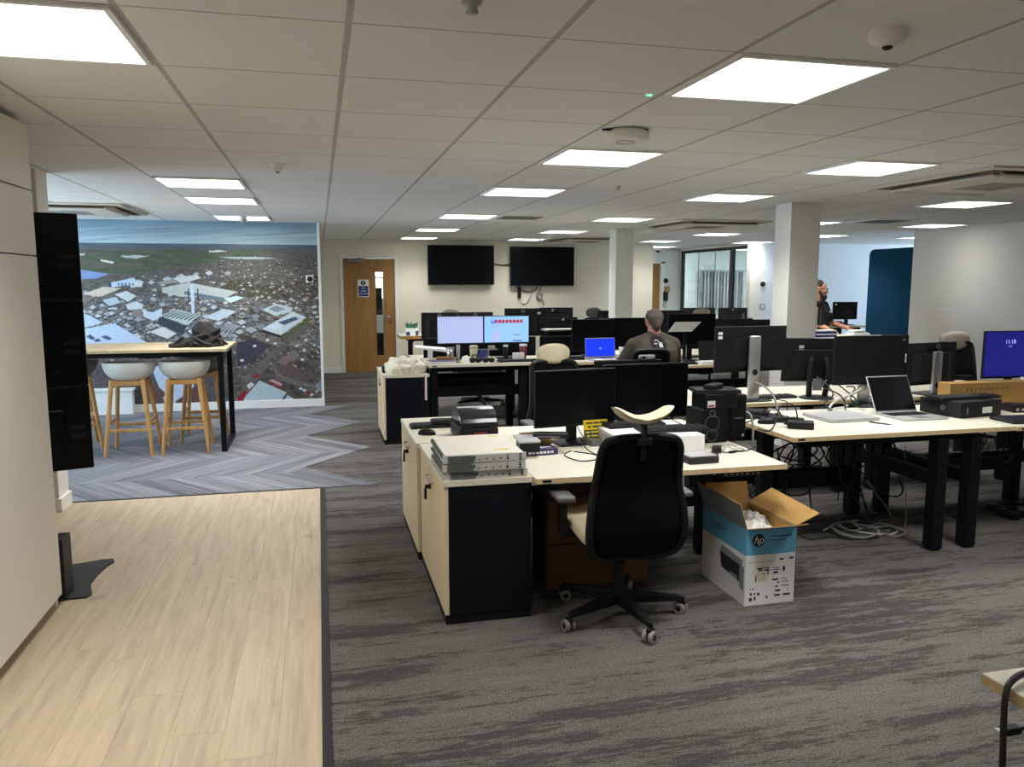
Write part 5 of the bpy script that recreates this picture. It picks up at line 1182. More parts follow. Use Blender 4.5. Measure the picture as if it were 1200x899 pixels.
# ================================================================== CHAIRS
office_chair('closest black mesh office chair with a cream seat before the near desk', (1.385, 3.48, 0), R(-3), head_tilt=-6, star=R(-9), head_z=1.02, back_h=.942, bow=.06, hexp=.45, head_shape=(.135, .07))
office_chair('office chair with an upright cream oval headrest behind the two near black screens', (1.735, 5.42, 0), pi + R(4), head_shape=(.137, .078), head_tilt=90, star=.3, head_z=1.085, back_h=1.03)
office_chair('office chair the seated man in the brown grey shirt sits on', (3.03, 7.20, 0), R(2), head=None, back_h=.985, star=.5, arms=False)
office_chair('office chair with a brown grey headrest before the white right wall', (6.33, 6.55, 0), pi + R(-10), head_tilt=88, seat='taupe_fabric', head='taupe_fabric', head_z=1.02, back_h=1.01, star=.2, head_shape=(.17, .10))
p = PZ(562, 476, 0); office_chair('office chair whose star base shows under the desk with two lit screens', (p.x, p.y, 0), pi, head=None, star=R(20), back_h=.98, seat='chair_mesh')
p = PY(822, 366, 10.4); office_chair('office chair with taupe headrest before the glazed partition', (p.x, 10.1, 0), pi, head_tilt=80, seat='taupe_fabric', head='taupe_fabric', head_z=1.17, back_h=1.08)
p = PY(528, 366, 12.7); office_chair('office chair whose headrest peeps over the pair of screens below the left wall screen', (p.x, 12.4, 0), pi, head_tilt=80, head='taupe_fabric', head_z=1.10)
p = PY(711, 367, 12.4); office_chair('office chair peeping over a small screen left of the small column', (p.x, 12.75, 0), pi, head_tilt=80, head='stool_grey', head_z=1.10)
p = PY(983, 356, 10.6); office_chair('office chair with a grey headrest behind the bearded man', (p.x, 10.6, 0), pi + .5, head_tilt=80, head='taupe_fabric', head_z=1.33, back_h=1.24)
p = PY(822, 346, 15.6); oc = office_chair('pale grey office chair inside the glazed meeting room', (9.5, 15.9, 0), R(60), head=None, seat='taupe_fabric', back_h=1.25)

# ================================================================== LEFT: BAR TABLE AND STOOLS
TZ = 1.0
bt = thing('bar_table', 'high oak topped bar table with a black frame before the mural', 'table', (-2.1, 8.3, 0))
tp = MB().box(-1.35, -.44, TZ - .028, 1.235, .56, TZ).build('tabletop', 'oak_top', bt, bevel=.003)
f = MB().box(-1.28, -.37, TZ - .075, 1.18, -.33, TZ - .028).box(-1.28, .33, TZ - .075, 1.18, .37, TZ - .028).box(-1.28, -.33, TZ - .075, -1.24, .33, TZ - .028).box(1.14, -.33, TZ - .075, 1.18, .33, TZ - .028); f.build('apron', 'steel_black', bt)
for x in (-1.26, 1.175):
    q = MB().box(x - .025, -.41, 0, x + .025, -.36, TZ - .028).box(x - .025, .36, 0, x + .025, .41, TZ - .028).box(x - .025, -.36, 0, x + .025, .36, .04).box(x - .025, -.36, TZ - .07, x + .025, .36, TZ - .028); q.build('leg_frame', 'steel_black', bt, bevel=.003)
MB().rbox(.42, -.2, TZ - .10, .62, -.05, TZ - .03, .005).build('socket_box', 'dark_grey', bt); MB().rbox(-.35, -.2, TZ - .10, -.15, -.05, TZ - .03, .005).build('socket_box', 'dark_grey', bt)
MB().lathe([(.0, .001), (.035, .002), (.038, 0)], n=20).build('cable_grommet', 'stool_wood', bt, (.02, -.05, TZ)).scale = (1.6, .7, 1)
def stool(label, loc, rz, shell):
    t = thing('bar_stool', label, 'stool', loc, rz, 'wooden legged bar stools')
    def outer(u, v):
        a = 2 * pi * u; s = sin(pi / 2 * min(1, v * 1.0)); r = .05 + .185 * s ** .85
        z = .70 + .165 * v ** 1.7
        return (r * 1.0 * cos(a) * (1 if v else 0), r * .86 * sin(a) * (1 if v else 0), z - .012 * (1 - v) + (.012 * v * (1 - sin(a)) * .5))
    def inner(u, v):
        a = 2 * pi * u; r = (.05 + .185 * sin(pi / 2 * v) ** .85) * .965
        return (r * cos(a) * (1 if v else 0), r * .86 * sin(a) * (1 if v else 0), .76 + .105 * v ** 2.4 + (.012 * v * (1 - sin(a)) * .5))
    m = MB(); m.grid(40, 12, outer).grid(40, 12, inner)
    m.grid(40, 1, lambda u, v: tuple(Vector(outer(u, 1)).lerp(Vector(inner(u, 1)), v))); m.build('seat_shell', shell, t)
    L = {}
    for sx in (-1, 1):
        for sy in (-1, 1):
            L[sx, sy] = (Vector((sx * .135, sy * .12, .715)), Vector((sx * .205, sy * .215, 0)))
            MB().cyl(L[sx, sy][0], L[sx, sy][1], .022, .0165, n=14).build('leg', 'stool_wood', t)
    for (a, b, z) in (((-1, -1), (1, -1), .245), ((-1, 1), (1, 1), .245), ((-1, -1), (-1, 1), .315), ((1, -1), (1, 1), .315)):
        P = [L[k][0].lerp(L[k][1], 1 - z / .715) for k in (a, b)]
        T = Matrix.Translation((P[0] + P[1]) / 2) @ Matrix.Rotation(math.atan2((P[1] - P[0]).y, (P[1] - P[0]).x), 4, 'Z'); h = (P[1] - P[0]).length / 2
        MB().rbox(-h, -.009, -.014, h, .009, .014, .004, T=T).build('foot_rail', 'stool_wood', t)
    MB().box(-.15, -.13, .66, .15, -.105, .70).box(-.15, .105, .66, .15, .13, .70).box(-.15, -.13, .66, -.125, .13, .70).box(.125, -.13, .66, .15, .13, .70).build('seat_frame', 'stool_wood', t, bevel=.003)
    return t
stool('left white bar stool at the front of the bar table', (-1.765, 8.09, 0), 0, 'stool_white')
stool('right white bar stool at the front of the bar table', (-1.275, 8.09, 0), R(2), 'stool_white')
stool('grey bar stool at the back of the bar table near its right end', (-1.20, 8.70, 0), pi, 'stool_grey')
stool('grey bar stool mostly hidden behind the three stacked screens', (-2.36, 8.44, 0), R(20), 'stool_grey')
from mathutils import noise as mnoise
def bag():
    t = thing('jacket', 'dark grey jacket bundled in a heap on the bar table', 'jacket', (-1.13, 8.22, TZ), R(0))
    m = MB()
    def f(u, v):
        a = 2 * pi * u; b = pi / 2 * v
        top = .5 + .5 * cos(a - .6)
        p = Vector((.215 * cos(a) * cos(b) ** .7, .17 * sin(a) * cos(b) ** .7, (.13 + .05 * cos(a)) * sin(b) ** .9))
        q = Vector((p.x * 6, p.y * 6, p.z * 8)); n = mnoise.noise(q * 1.1) * .035 + (abs(mnoise.noise(q * 2.1 + Vector((3, 1, 2)))) - .2) * .05
        p += Vector((cos(a), sin(a), .7)) * n
        p.z = max(p.z, .002 if v > 0 else 0.0); return tuple(p)
    m.grid(90, 40, f).build('cloth', 'bag_cloth', t)
    m = MB()
    def hood(u, v):
        a = 2 * pi * u; b = pi * v; p = Vector((.105 * cos(a) * sin(b), .10 * sin(a) * sin(b), .095 * cos(b)))
        q = p * 12; p += p.normalized() * (mnoise.noise(q) * .02 + abs(mnoise.noise(q * 2)) * .018) if p.length > 1e-6 else Vector()
        return tuple(p)
    m.grid(40, 24, hood).build('hood', 'bag_cloth', t, (.03, .02, .145), (R(10), R(-14), 0))
    MB().tube([(-.10, -.14, .05), (-.17, -.16, .02), (-.26, -.12, .018), (-.23, -.05, .03), (-.15, -.08, .09)], .022, spline=6, n=10).build('sleeve', 'bag_cloth', t)
    MB().tube([(-.05, -.15, .10), (.04, -.19, .05), (.12, -.19, .02), (.05, -.18, .016), (-.06, -.18, .05)], .014, spline=6, n=8).build('strap', 'black_plastic', t)
    MB().tube([(.16, -.08, .08), (.21, -.1, .05), (.24, -.05, .02), (.2, -.02, .03)], .012, spline=6, n=8).build('strap', 'black_plastic', t)
bag()
# the floor stand with three screens
st = thing('screen_stand', 'black floor stand with a curved base plate behind the tall cupboards', 'stand', (-1.40, 4.55, 0))
bp = [PZ(*q, .008) - Vector((-1.40, 4.55, 0)) for q in ((76, 664), (98, 661), (120, 657), (133, 656), (134, 659), (126, 664), (115, 674), (107, 684), (107, 691), (108, 697), (102, 701), (80, 703), (74, 704))]
bp = [(q.x, q.y) for q in bp]; bp += [(-.35, bp[-1][1]), (-.35, bp[0][1])]
MB().prism(bp[::-1], .006, .016).build('base_plate', 'dark_grey', st)
MB().rbox(.045, -.26, .006, .10, -.12, .325, .004).build('upright', 'black_plastic', st)
MB().box(-.28, .36, 0.006, -.20, .42, 2.0).box(-.28, -.2, .006, -.2, .42, .05).build('pole', 'steel_black', st)
for k, s in enumerate(('lowest', 'middle', 'topmost')):
    m = thing('display', s + ' of three black screens stacked on the floor stand', 'screen', (-1.62, 4.865, .55 + k * .484), R(198), 'screens stacked on the floor stand')
    q = MB().rbox(-.33, -.02, 0, .33, .02, .4835, .008).rbox(-.2, .02, .08, .2, .05, .36, .015); q.build('casing', 'screen_black', m)
    MB().box(-.315, -.0215, .02, .315, -.0195, .465).build('screen', 'screen_black', m)
    v = MB()
    for j in range(14): v.box(-.3 + (j % 7) * .012, .0195, .18 + (j // 7) * .05, -.293 + (j % 7) * .012, .0212, .21 + (j // 7) * .05)
    v.build('ports', 'dark_grey', m); MB().box(-.05, .05, .15, .05, .10, .3).build('bracket', 'black_plastic', m)

# ================================================================== FAR LEFT BANK
locker('far cabinet with a cream plastic bag on top, before the oak door', .60, 1.06, 7.88, 8.72, .70, key=False)
pbg = thing('plastic_bag', 'cream plastic carrier bag lying on the far cabinet', 'bag', (.84, 8.08, .70))
m = MB()
def pbf(u, v):
    a = 2 * pi * u; b = pi / 2 * v
    p = Vector((.20 * cos(a) * cos(b) ** .6, .15 * sin(a) * cos(b) ** .6, (.155 + .02 * cos(a + 2)) * sin(b) ** .8)); q = p * 9
    p += Vector((cos(a), sin(a), .6)) * ((abs(mnoise.noise(q)) - .2) * .07 + mnoise.noise(q * 2.7) * .014); p.z = max(p.z, .001); return tuple(p)
m.grid(80, 36, pbf).build('film', 'plastic_bag', pbg)
MB().tube([(.05, -.12, .10), (.08, -.15, .14), (.05, -.16, .06), (.02, -.14, .02)], .012, spline=6).build('handle', 'plastic_bag', pbg)
o = thing('tape_roll', 'small black box beside the plastic bag on the far cabinet', 'box', (.64, 8.15, .70)); MB().rbox(-.03, -.06, 0, .03, .06, .07, .006).build('body', 'black_plastic', o)
o = thing('red_tag', 'thin red and white strip hanging from far cabinet corner', 'tag', (1.02, 7.872, .44)); MB().box(-.012, 0, 0, .012, .004, .25).build('strip', 'print_white', o); MB().box(-.012, -.0006, 0, -.004, 0, .25).build('red_edge', 'red', o)
ZF = .79
desk('far white desk carrying the two lit screens', 1.065, 2.44, 7.90, 8.69, ZF, [(1.12, 8.0), (2.06, 8.0), (1.12, 8.6), (2.06, 8.6)], [(1.12, 8.12, .43, 2.06, 8.18, .54)], (1.2, 8.2, .5, 2.0, 8.5, .62), group='white topped desks', edge='desk_white')
desk('far white desk carrying the laptop with a blue screen', 2.45, 3.42, 7.90, 8.69, ZF - .01, [(2.55, 8.3), (3.3, 8.3)], [(2.55, 8.27, .4, 3.3, 8.33, .5)], notch=False)
desk('far white desk right of the seated man', 3.43, 5.0, 7.90, 8.69, .715, [(3.55, 8.3), (4.9, 8.3)], [(3.55, 8.27, .4, 4.9, 8.33, .5)], notch=False)
desk('far rear desk below the left wall screen', 1.065, 2.44, 9.06, 9.86, .72, [(1.15, 9.7), (2.35, 9.7)], [(1.15, 9.67, .4, 2.35, 9.73, .5)], notch=False)
desk('far rear desk below the right wall screen', 2.45, 3.80, 9.06, 9.86, .72, [(2.55, 9.7), (3.7, 9.7)], [(2.55, 9.67, .4, 3.7, 9.73, .5)], notch=False)
desk('far rear desk behind the slanted white reflection sheet', 3.81, 5.6, 9.06, 9.86, .72, [(3.9, 9.7), (5.5, 9.7)], [(3.9, 9.67, .4, 5.5, 9.73, .5)], notch=False)
# lit screens
def lit(label, loc, rz, w, h, lift, kind):
    t = monitor(label, loc, rz, w, h, lift, 'black', 'screen_page' if kind == 'table' else 'screen_sky')
    s = [c for c in COL.objects if c.parent is not None and c.parent.parent is t and c.name.startswith('screen')][0]; y = -.0066
    q = MB(); q2 = MB()
    if kind == 'table':
        for k in range(16): q.box(-w * .43, y, h * .80 - k * h * .048, w * .44, -.0055, h * .806 - k * h * .048)
        for x in (-.42, -.34, -.29, -.14, -.09, .05, .2, .27, .36): q.box(w * x, y, h * .06, w * x + .002, -.0055, h * .8)
        q.box(-w * .44, y, h * .86, w * .46, -.0055, h * .94); q.build('table_lines', 'screen_row', s)
        q2.box(-w * .42, y - .0004, h * .76, -w * .22, y + .0002, h * .785); q2.build('heading', 'screen_panel', s)
    else:
        for k in range(8): q.box(-w * .26 + k * w * .078, y, h * .74, -w * .26 + k * w * .078 + w * .066, -.0055, h * .85)
        q.build('red_heading', 'screen_red', s)
        q2.box(-w * .34, y, h * .73, -w * .32, -.0055, h * .85).box(-w * .29, y, h * .73, -w * .27, -.0055, h * .85).box(-w * .32, y, h * .72, -w * .29, -.0055, h * .75).build('blue_letter', 'screen_blue', s)
        r = MB().box(-w * .33, y, h * .06, -w * .13, -.0055, h * .46).box(-w * .32, y, h * .56, -w * .16, -.0055, h * .60)
        for k in range(10): r.box(-w * .08, y, h * .60 - k * h * .05, w * .36, -.0055, h * .605 - k * h * .05)
        r.build('panels', 'screen_row', s)
        MB().box(w * .16, y, h * .30, w * .31, -.0055, h * .325).box(w * .13, y, h * .08, w * .34, -.0055, h * .115).build('dark_text', 'screen_ink', s)
    return t
lit('lit screen showing a pale table, left of the lit pair', (1.475, 8.42, ZF), 0, .51, .305, .165, 'table')
lit('lit screen with a red heading on pale blue, right of the lit pair', (1.988, 8.42, ZF), 0, .51, .305, .165, 'web')
# rear pairs seen from the back
def pair(x, y, z, n, labels, w=.44, h=.33, lift=.2, **k):
    for i in range(n): monitor(labels[i], (x + i * (w + .006), y, z), pi, w, h, lift, **k)
pair(1.385, 9.35, .72, 2, ['left screen back of the pair peeping over the two lit screens', 'right screen back of the pair peeping over the two lit screens'], .43, .33, .215, lg='ring', lgx=.0)
monitor('left screen back of the pair below the hanging cables', (2.43, 9.42, .72), pi + R(-4), .46, .34, .245, lg='ring', tags=((-.2, .28),))
monitor('right screen back of the pair below the cables', (2.87, 9.46, .72), pi + R(-4), .42, .34, .25, lg='hp', lgx=.05)
rd = desk('raised desk with a grey edge and thin legs', 2.56, 3.02, 8.82, 9.05, 1.075, [(2.62, 8.93), (2.96, 8.93)], leg_w=.03, th=.02, edge='mid_grey', notch=False)
monitor('screen back with round logo and white sticker on the raised grey desk', (2.83, 9.22, .72), pi, .47, .30, .18, lg='hp', lgx=-.05, tags=((-.19, .23),))
monitor('wide black screen left half behind the blue laptop', (3.05, 8.62, ZF - .01), R(0), .50, .37, .05)
monitor('wide black screen right half behind the blue laptop, left of the seated man', (3.5, 8.66, .715), R(0), .50, .37, .125)
monitor('small black screen at the left foot of the small column', (4.38, 11.8, .72), pi, .26, .30, .16)
monitor('black screen half hidden behind the head of the seated man', (4.35, 9.5, .72), pi, .50, .34, .2)
monitor('black screen with a slanting bright reflection right of the seated man', (4.19, 8.40, .715), R(0), .60, .36, .185, tilt=0)
rs = thing('reflection_sheet', 'slanted white sheet standing in for a ceiling light reflected in the black screen right of the seated man', 'paper', PY(803, 383, 8.34))  # white sheet shaped as a ceiling panel's reflection in the screen
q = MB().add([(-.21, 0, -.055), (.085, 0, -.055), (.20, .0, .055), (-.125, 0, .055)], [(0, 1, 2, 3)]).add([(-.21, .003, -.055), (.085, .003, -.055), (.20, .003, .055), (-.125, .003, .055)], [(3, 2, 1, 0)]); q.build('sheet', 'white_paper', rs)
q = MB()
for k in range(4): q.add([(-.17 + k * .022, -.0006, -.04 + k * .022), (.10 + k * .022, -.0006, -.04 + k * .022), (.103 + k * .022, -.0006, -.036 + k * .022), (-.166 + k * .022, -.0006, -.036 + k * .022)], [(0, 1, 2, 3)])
q.build('faint_lines', 'ink_faint', rs); MB().box(-.02, .003, -.38, .02, .012, .04).build('reflection_support', 'black_plastic', rs)  # lines and arm are made up to carry the reflection sheet
t, _ = laptop('dark laptop with black screen on the desk right of the seated man', (4.36, 8.25, .715), R(0), .29, .20, 100, 'monitor_grey_back', lid='dark_grey', base='dark_grey', sh=.23)
monitor('grey screen back beyond the dark laptop, left of a narrow one', (5.02, 8.95, .72), pi, .54, .30, .155, back='monitor_grey_back')
monitor('narrow grey screen back at the left edge of the large column', (5.42, 9.0, .72), pi, .28, .30, .135, back='monitor_grey_back')
desk('farthest white desk before the glazed partition', 5.7, 7.3, 11.5, 12.3, .72, [(5.8, 12.1), (7.2, 12.1)], [(5.8, 12.0, .4, 7.2, 12.06, .5)], notch=False)
desk('farthest white desk left of the small column', 3.5, 4.9, 11.5, 12.3, .72, [(3.6, 12.1), (4.8, 12.1)], [(3.6, 12.0, .4, 4.8, 12.06, .5)], notch=False)
monitor('screen back with a round logo before the glazing, under the taupe headrest', (6.10, 12.0, .72), pi, .58, .34, .145, lg='hp')
monitor('screen back with a round logo before the right pane of the glazing', (6.72, 12.0, .72), pi, .53, .34, .14, lg='hp')
# left end shelf, tissue box
rs2 = desk('narrow raised desk end with an oak edge and a dark leg', .98, 1.5, 9.9, 10.4, .955, [(1.12, 10.1), (1.42, 10.1)], leg_w=.06, th=.04, edge='oak_door', notch=False)
tb = thing('tissue_box', 'white and purple box with green tissue on the narrow raised desk', 'box', (1.13, 10.0, .955)); MB().rbox(-.075, -.06, 0, .075, .06, .09, .004).build('carton', 'print_white', tb); MB().box(-.076, -.061, .0, -.03, -.06, .05).box(.04, -.061, .0, .076, -.06, .06).build('purple_print', 'purple_box', tb)
m = MB()
for k in range(9):
    a = k * .7; m.add([(.05 * cos(a), .03 * sin(a), .088), (.07 * cos(a + .5), .045 * sin(a + .5), .1), (.085 * cos(a + .2), .05 * sin(a + .2), .135 + .02 * (k % 3)), (.03 * cos(a - .3), .02 * sin(a), .125 + .015 * (k % 2))], [(0, 1, 2, 3)])
m.build('green_tissue', 'green', tb).modifiers.new('thick', 'SOLIDIFY').thickness = .003
for k, (xa, xb, s) in enumerate(((1.12, 2.42, 'black desk divider panel behind the two lit screens'), (2.47, 3.40, 'black desk divider panel behind the blue screen laptop'))):
    dv = thing('desk_divider', s, 'divider', ((xa + xb) / 2, 8.79, .0)); MB().rbox(-(xb - xa) / 2, -.015, .62, (xb - xa) / 2, .015, 1.0, .008).build('panel', 'cabinet_black', dv)
    for q in (-1, 1): MB().box(q * (xb - xa) * .42 - .02, -.012, 0, q * (xb - xa) * .42 + .02, .012, .63).box(q * (xb - xa) * .42 - .03, -.04, 0, q * (xb - xa) * .42 + .03, .04, .012).build('foot', 'steel_black', dv)
# clutter on the lit-screen desk
wt = thing('laptop_riser', 'white angled riser at the left rear of the lit screen desk', 'riser', (1.19, 8.55, ZF), R(-2)); MB().add([(-.19, -.05, .12), (.15, -.05, .075), (.15, .12, .085), (-.19, .12, .13), (-.19, -.05, .135), (.15, -.05, .105), (.15, .12, .115), (-.19, .12, .145)], [(0, 3, 2, 1), (4, 5, 6, 7), (0, 1, 5, 4), (1, 2, 6, 5), (2, 3, 7, 6), (3, 0, 4, 7)]).box(-.05, .0, 0, 0, .05, .11).build('tray', 'print_white', wt)
bk = thing('book', 'purple and white book lying at the left of the lit screen desk', 'book', (1.22, 8.08, ZF), R(6)); MB().box(-.13, -.09, .003, .13, .09, .025).build('pages', 'white_paper', bk); MB().box(-.135, -.095, 0, .135, .095, .003).box(-.135, -.095, .025, .135, .095, .028).build('cover', 'purple_box', bk)
wl_ = thing('wallet', 'brown wallet on papers at the left of the lit screen desk', 'wallet', (1.27, 8.2, ZF), R(-5)); MB().rbox(-.09, -.05, .02, .09, .05, .055, .012).build('leather', 'cardboard_dark', wl_); MB().rbox(-.11, -.07, 0, .11, .07, .02, .004).build('paper_pad', 'white_paper', wl_)
cup('grey metal tumbler left of a slim bottle on the lit screen desk', (1.345, 8.3, ZF), 'steel', .045, .15, None)
cup('slim pale bottle under the left lit screen', (1.425, 8.28, ZF), 'light_grey', .022, .15, 'light_grey')
cup('tall cream coffee cup with a lid under the left lit screen', (1.585, 8.24, ZF), 'cup_cream', .045, .145, 'cup_cream')
cup('dark red coffee cup with a white lid under the right lit screen', (2.13, 8.24, ZF), 'cup_red', .042, .15, 'white_plastic')
cup('small black bottle under the right lit screen', (1.95, 8.3, ZF), 'black_plastic', .025, .14, 'white_plastic')
ph = thing('desk_phone', 'blue black folder leaning beside the cream coffee cup', 'folder', (1.67, 8.22, ZF), R(8)); MB().box(-.05, -.01, 0, .05, .01, .11).build('cover', 'sign_blue', ph, None, (R(-10), R(12), 0))
mh = thing('screen_mount', 'small monitor light bar between the lit screens with a cream note', 'shelf', (1.77, 8.36, ZF)); MB().box(-.11, -.03, .105, .10, .03, .115).cyl((0, 0, 0), (0, 0, .105), .012).build('shelf', 'silver', mh); MB().rbox(-.0, -.02, .115, .07, .02, .15, .004).build('note', 'cup_cream', mh)
np_ = thing('crumpled_paper', 'crumpled white paper on the lit screen desk', 'paper', (1.47, 8.06, ZF)); m = MB(); m.grid(20, 10, lambda u, v: tuple(Vector((.06 * cos(2 * pi * u) * cos(pi / 2 * v), .05 * sin(2 * pi * u) * cos(pi / 2 * v), .07 * sin(pi / 2 * v))) * (1 + .3 * mnoise.noise(Vector((cos(2 * pi * u) * 3, sin(2 * pi * u) * 3, v * 4)))))); m.build('sheet', 'white_paper', np_)
nb = thing('notepad', 'white napkin block standing near the red cup', 'napkins', (2.055, 8.15, ZF)); MB().rbox(-.06, -.02, 0, .06, .03, .085, .006).build('block', 'white_paper', nb)
gb = thing('snack_packet', 'green and yellow packet lying on the lit screen desk', 'packet', (1.36, 8.06, ZF), R(10)); MB().rbox(-.06, -.03, 0, .06, .03, .018, .006).build('wrapper', 'yellow_pale', gb); MB().box(-.03, -.031, .004, .03, .031, .0185).build('green_band', 'green', gb)
for k, (x, y) in enumerate(((1.56, 8.03), (1.70, 8.02))):
    hs = thing('headset', ('dark purple headset lump on the lit screen desk', 'black mouse like lump right of the dark headset on the lit screen desk')[k], 'headset', (x, y, ZF)); MB().ell((-.03, 0, .03), (.035, .03, .03)).ell((.035, .01, .028), (.035, .03, .028)).tube([(-.04, 0, .04), (-.02, .04, .075), (.02, .04, .075), (.04, 0, .04)], .007, spline=5).build('ear_pads', 'black_plastic', hs)
keyboard('black keyboard at the right of the lit screen desk', (2.03, 8.06, ZF), R(0), w=.44)
rn = thing('pink_note', 'pink note on the lit screen desk before the keyboard', 'note', (1.79, 8.0, ZF)); MB().box(-.05, -.04, 0, .05, .04, .002).build('paper', 'red', rn)
# laptop with the blue screen
t, l = laptop('small laptop with a bright blue screen on the far desk', (3.03, 8.28, ZF - .01), R(4), .36, .24, 96, 'screen_blue', sh=.215)
sc_ = [c for c in COL.objects if c.parent is l][0]; text('hp', .034, 'start_logo', 'screen_glyph', sc_, (0, -.0024, .10), UPR)
adapter('black adapter heap left of the blue screen laptop', (2.72, 8.22, ZF - .01), R(70), .08, .2, .04)
keyboard('black keyboard left of the blue screen laptop', (2.60, 8.36, ZF - .01), R(4), w=.3)
cup('white beaker right of the blue screen laptop', (3.30, 8.32, ZF - .01), 'white_plastic', .035, .12, None)
keyboard('black keyboard before the seated man', (3.45, 8.02, .715), R(0), w=.4)
keyboard('black keyboard below the slanted reflection sheet right of the seated man', (3.95, 8.08, .715), R(-2), w=.36)
bx = thing('white_box', 'white paper stack on the desk edge right of the seated man', 'paper stack', (4.22, 8.0, .715)); MB().rbox(-.14, -.08, 0, .14, .08, .035, .003).build('paper', 'white_paper', bx)

# ================================================================== WALL SCREENS
def tv(label, x0, x1, z0, z1):
    t = thing('wall_television', label, 'television', ((x0 + x1) / 2, YB, z0), 0, 'wall mounted televisions'); w = (x1 - x0) / 2; h = z1 - z0
    MB().rbox(-w, -.10, 0, w, -.055, h, .006).box(-.3, -.055, .15, .3, 0, h - .15).build('casing', 'black_plastic', t)
    MB().box(-w + .014, -.1025, .022, w - .014, -.0995, h - .014).build('screen', 'screen_black', t)
    MB().box(-.03, -.102, -.008, .03, -.09, .002).build('sensor_bar', 'mid_grey', t)
    return t
tv('left black television on the back wall beside the oak door', 1.935, 3.165, 1.575, 2.292)
tv('right black television on the back wall with cables below', 3.475, 4.715, 1.557, 2.280)
cable('thin dark cable between the two televisions', name='hanging_cable', pts=[PY(576, 309, YB - .04), PY(582, 310, YB - .012), PY(590, 311, YB - .012), PY(598, 309.5, YB - .04)], r=.012)
cable('dark cable sagging below the right television', name='hanging_cable', pts=[PY(602, 333, YB - .05), PY(608, 337, YB - .02), PY(617, 342, YB - .02), PY(627, 340, YB - .02), PY(631, 333, YB - .05)], r=.010, group='cables below the right television')
cable('white thin cable looping below the right television', name='hanging_cable', pts=[PY(609, 349, YB - .02), PY(611, 355, YB - .015), PY(617, 355, YB - .015), PY(622, 346, YB - .015), PY(624, 338, YB - .02)], r=.007, m='white_cable', group='cables below the right television')
o = thing('power_adapter', 'black adapter hanging below the right television', 'adapter', PY(608.5, 349, YB - .02)); MB().rbox(-.032, -.025, 0, .032, .018, .20, .006).build('body', 'black_plastic', o); MB().cyl((0, 0, .2), (0, 0, .28), .009).build('lead', 'black_cable', o)
cable('grey coiled cable hanging below the right television', name='hanging_cable', pts=[PY(635, 333, YB - .05), PY(633, 340, YB - .02), PY(629, 344, YB - .02), PY(629, 350, YB - .02), PY(634, 351, YB - .025), PY(635, 345, YB - .025), PY(630, 343, YB - .03), PY(630, 349, YB - .03), PY(636, 353, YB - .02), PY(637, 358, YB - .015)], r=.012, m='grey_cable', group='cables below the right television')

# ================================================================== FAR RIGHT
bp_ = thing('felt_screen', 'tall dark blue felt divider with rounded corners beside the white right wall', 'divider', (8.95, 10.3, 0))
rr = .10; y1 = 1.22; h1 = 2.16; P = [(0, .05), (y1, .05)] + [(y1 - rr + rr * cos(a), h1 - rr + rr * sin(a)) for a in (0, .4, .8, 1.2, pi / 2)] + [(rr - rr * sin(a), h1 - rr + rr * cos(a)) for a in (0, .4, .8, 1.2, pi / 2)]
MB().prism(P, -.025, .025, T=Matrix(((0, 0, 1, 0), (1, 0, 0, 0), (0, 1, 0, 0), (0, 0, 0, 1)))).build('felt_panel', 'blue_felt', bp_, bevel=.008)
MB().box(-.2, .1, 0, .2, .15, .05).box(-.2, 1.05, 0, .2, 1.1, .05).build('foot', 'steel_black', bp_)
ZK = .93
desk('raised white desk at which the bearded man stands', 6.05, 6.95, 8.55, 9.28, ZK, [(6.15, 9.0), (6.85, 9.0)], [(6.15, 8.97, .5, 6.85, 9.03, .6)], edge='desk_white', notch=False)
monitor('grey screen back on a silver stand at the right edge of the large column', (6.12, 8.95, ZK), pi + R(8), .40, .30, .14, 'silver', back='monitor_grey_back')
p = PY(997, 386, 8.8); o = thing('paper_stack', 'white box and papers on the raised desk left of the blue divider', 'paper stack', (p.x + .06, 8.74, ZK)); MB().rbox(-.12, -.08, 0, .13, .1, .055, .02, 3).rbox(-.1, -.06, .055, .08, .06, .09, .015).build('wrapping', 'white_paper', o)
o = thing('paper_stack', 'flat white sheets at the front of raised desk before the blue divider', 'paper stack', (p.x + .18, 8.65, ZK)); MB().box(-.2, -.06, 0, .2, .08, .02).build('sheets', 'white_paper', o)
for k in range(2):
    p = PY(968, 383 + k * 6, 8.8); o = thing('binder', ('upper', 'lower')[k] + ' blue and white folder below the arm of the bearded man', 'folder', (p.x, 8.85, ZK + (.045 if k == 0 else 0))); MB().box(-.14, -.08, 0, .14, .1, .03).build('cover', 'sign_blue', o); MB().box(-.141, -.081, .03, .141, .1, .044).build('pages', 'white_paper', o)
desk('white desk in the daylit far room beside the blue divider', 7.8, 8.42, 10.85, 11.6, .94, [(7.9, 11.4), (8.32, 11.4)], [(7.9, 11.37, .5, 8.32, 11.43, .6)], edge='desk_white', notch=False)
monitor('black screen with a white sticker in the daylit far room', (8.20, 11.1, .94), pi + R(-6), .42, .28, .09, tags=((.16, .24),))
o = thing('desk_phone', 'black desk phone before the screen in the daylit far room', 'phone', (8.0, 10.95, .94), R(20)); MB().rbox(-.09, -.08, 0, .09, .08, .05, .012).rbox(-.085, -.09, .05, -.03, .09, .075, .01).build('body', 'black_plastic', o)

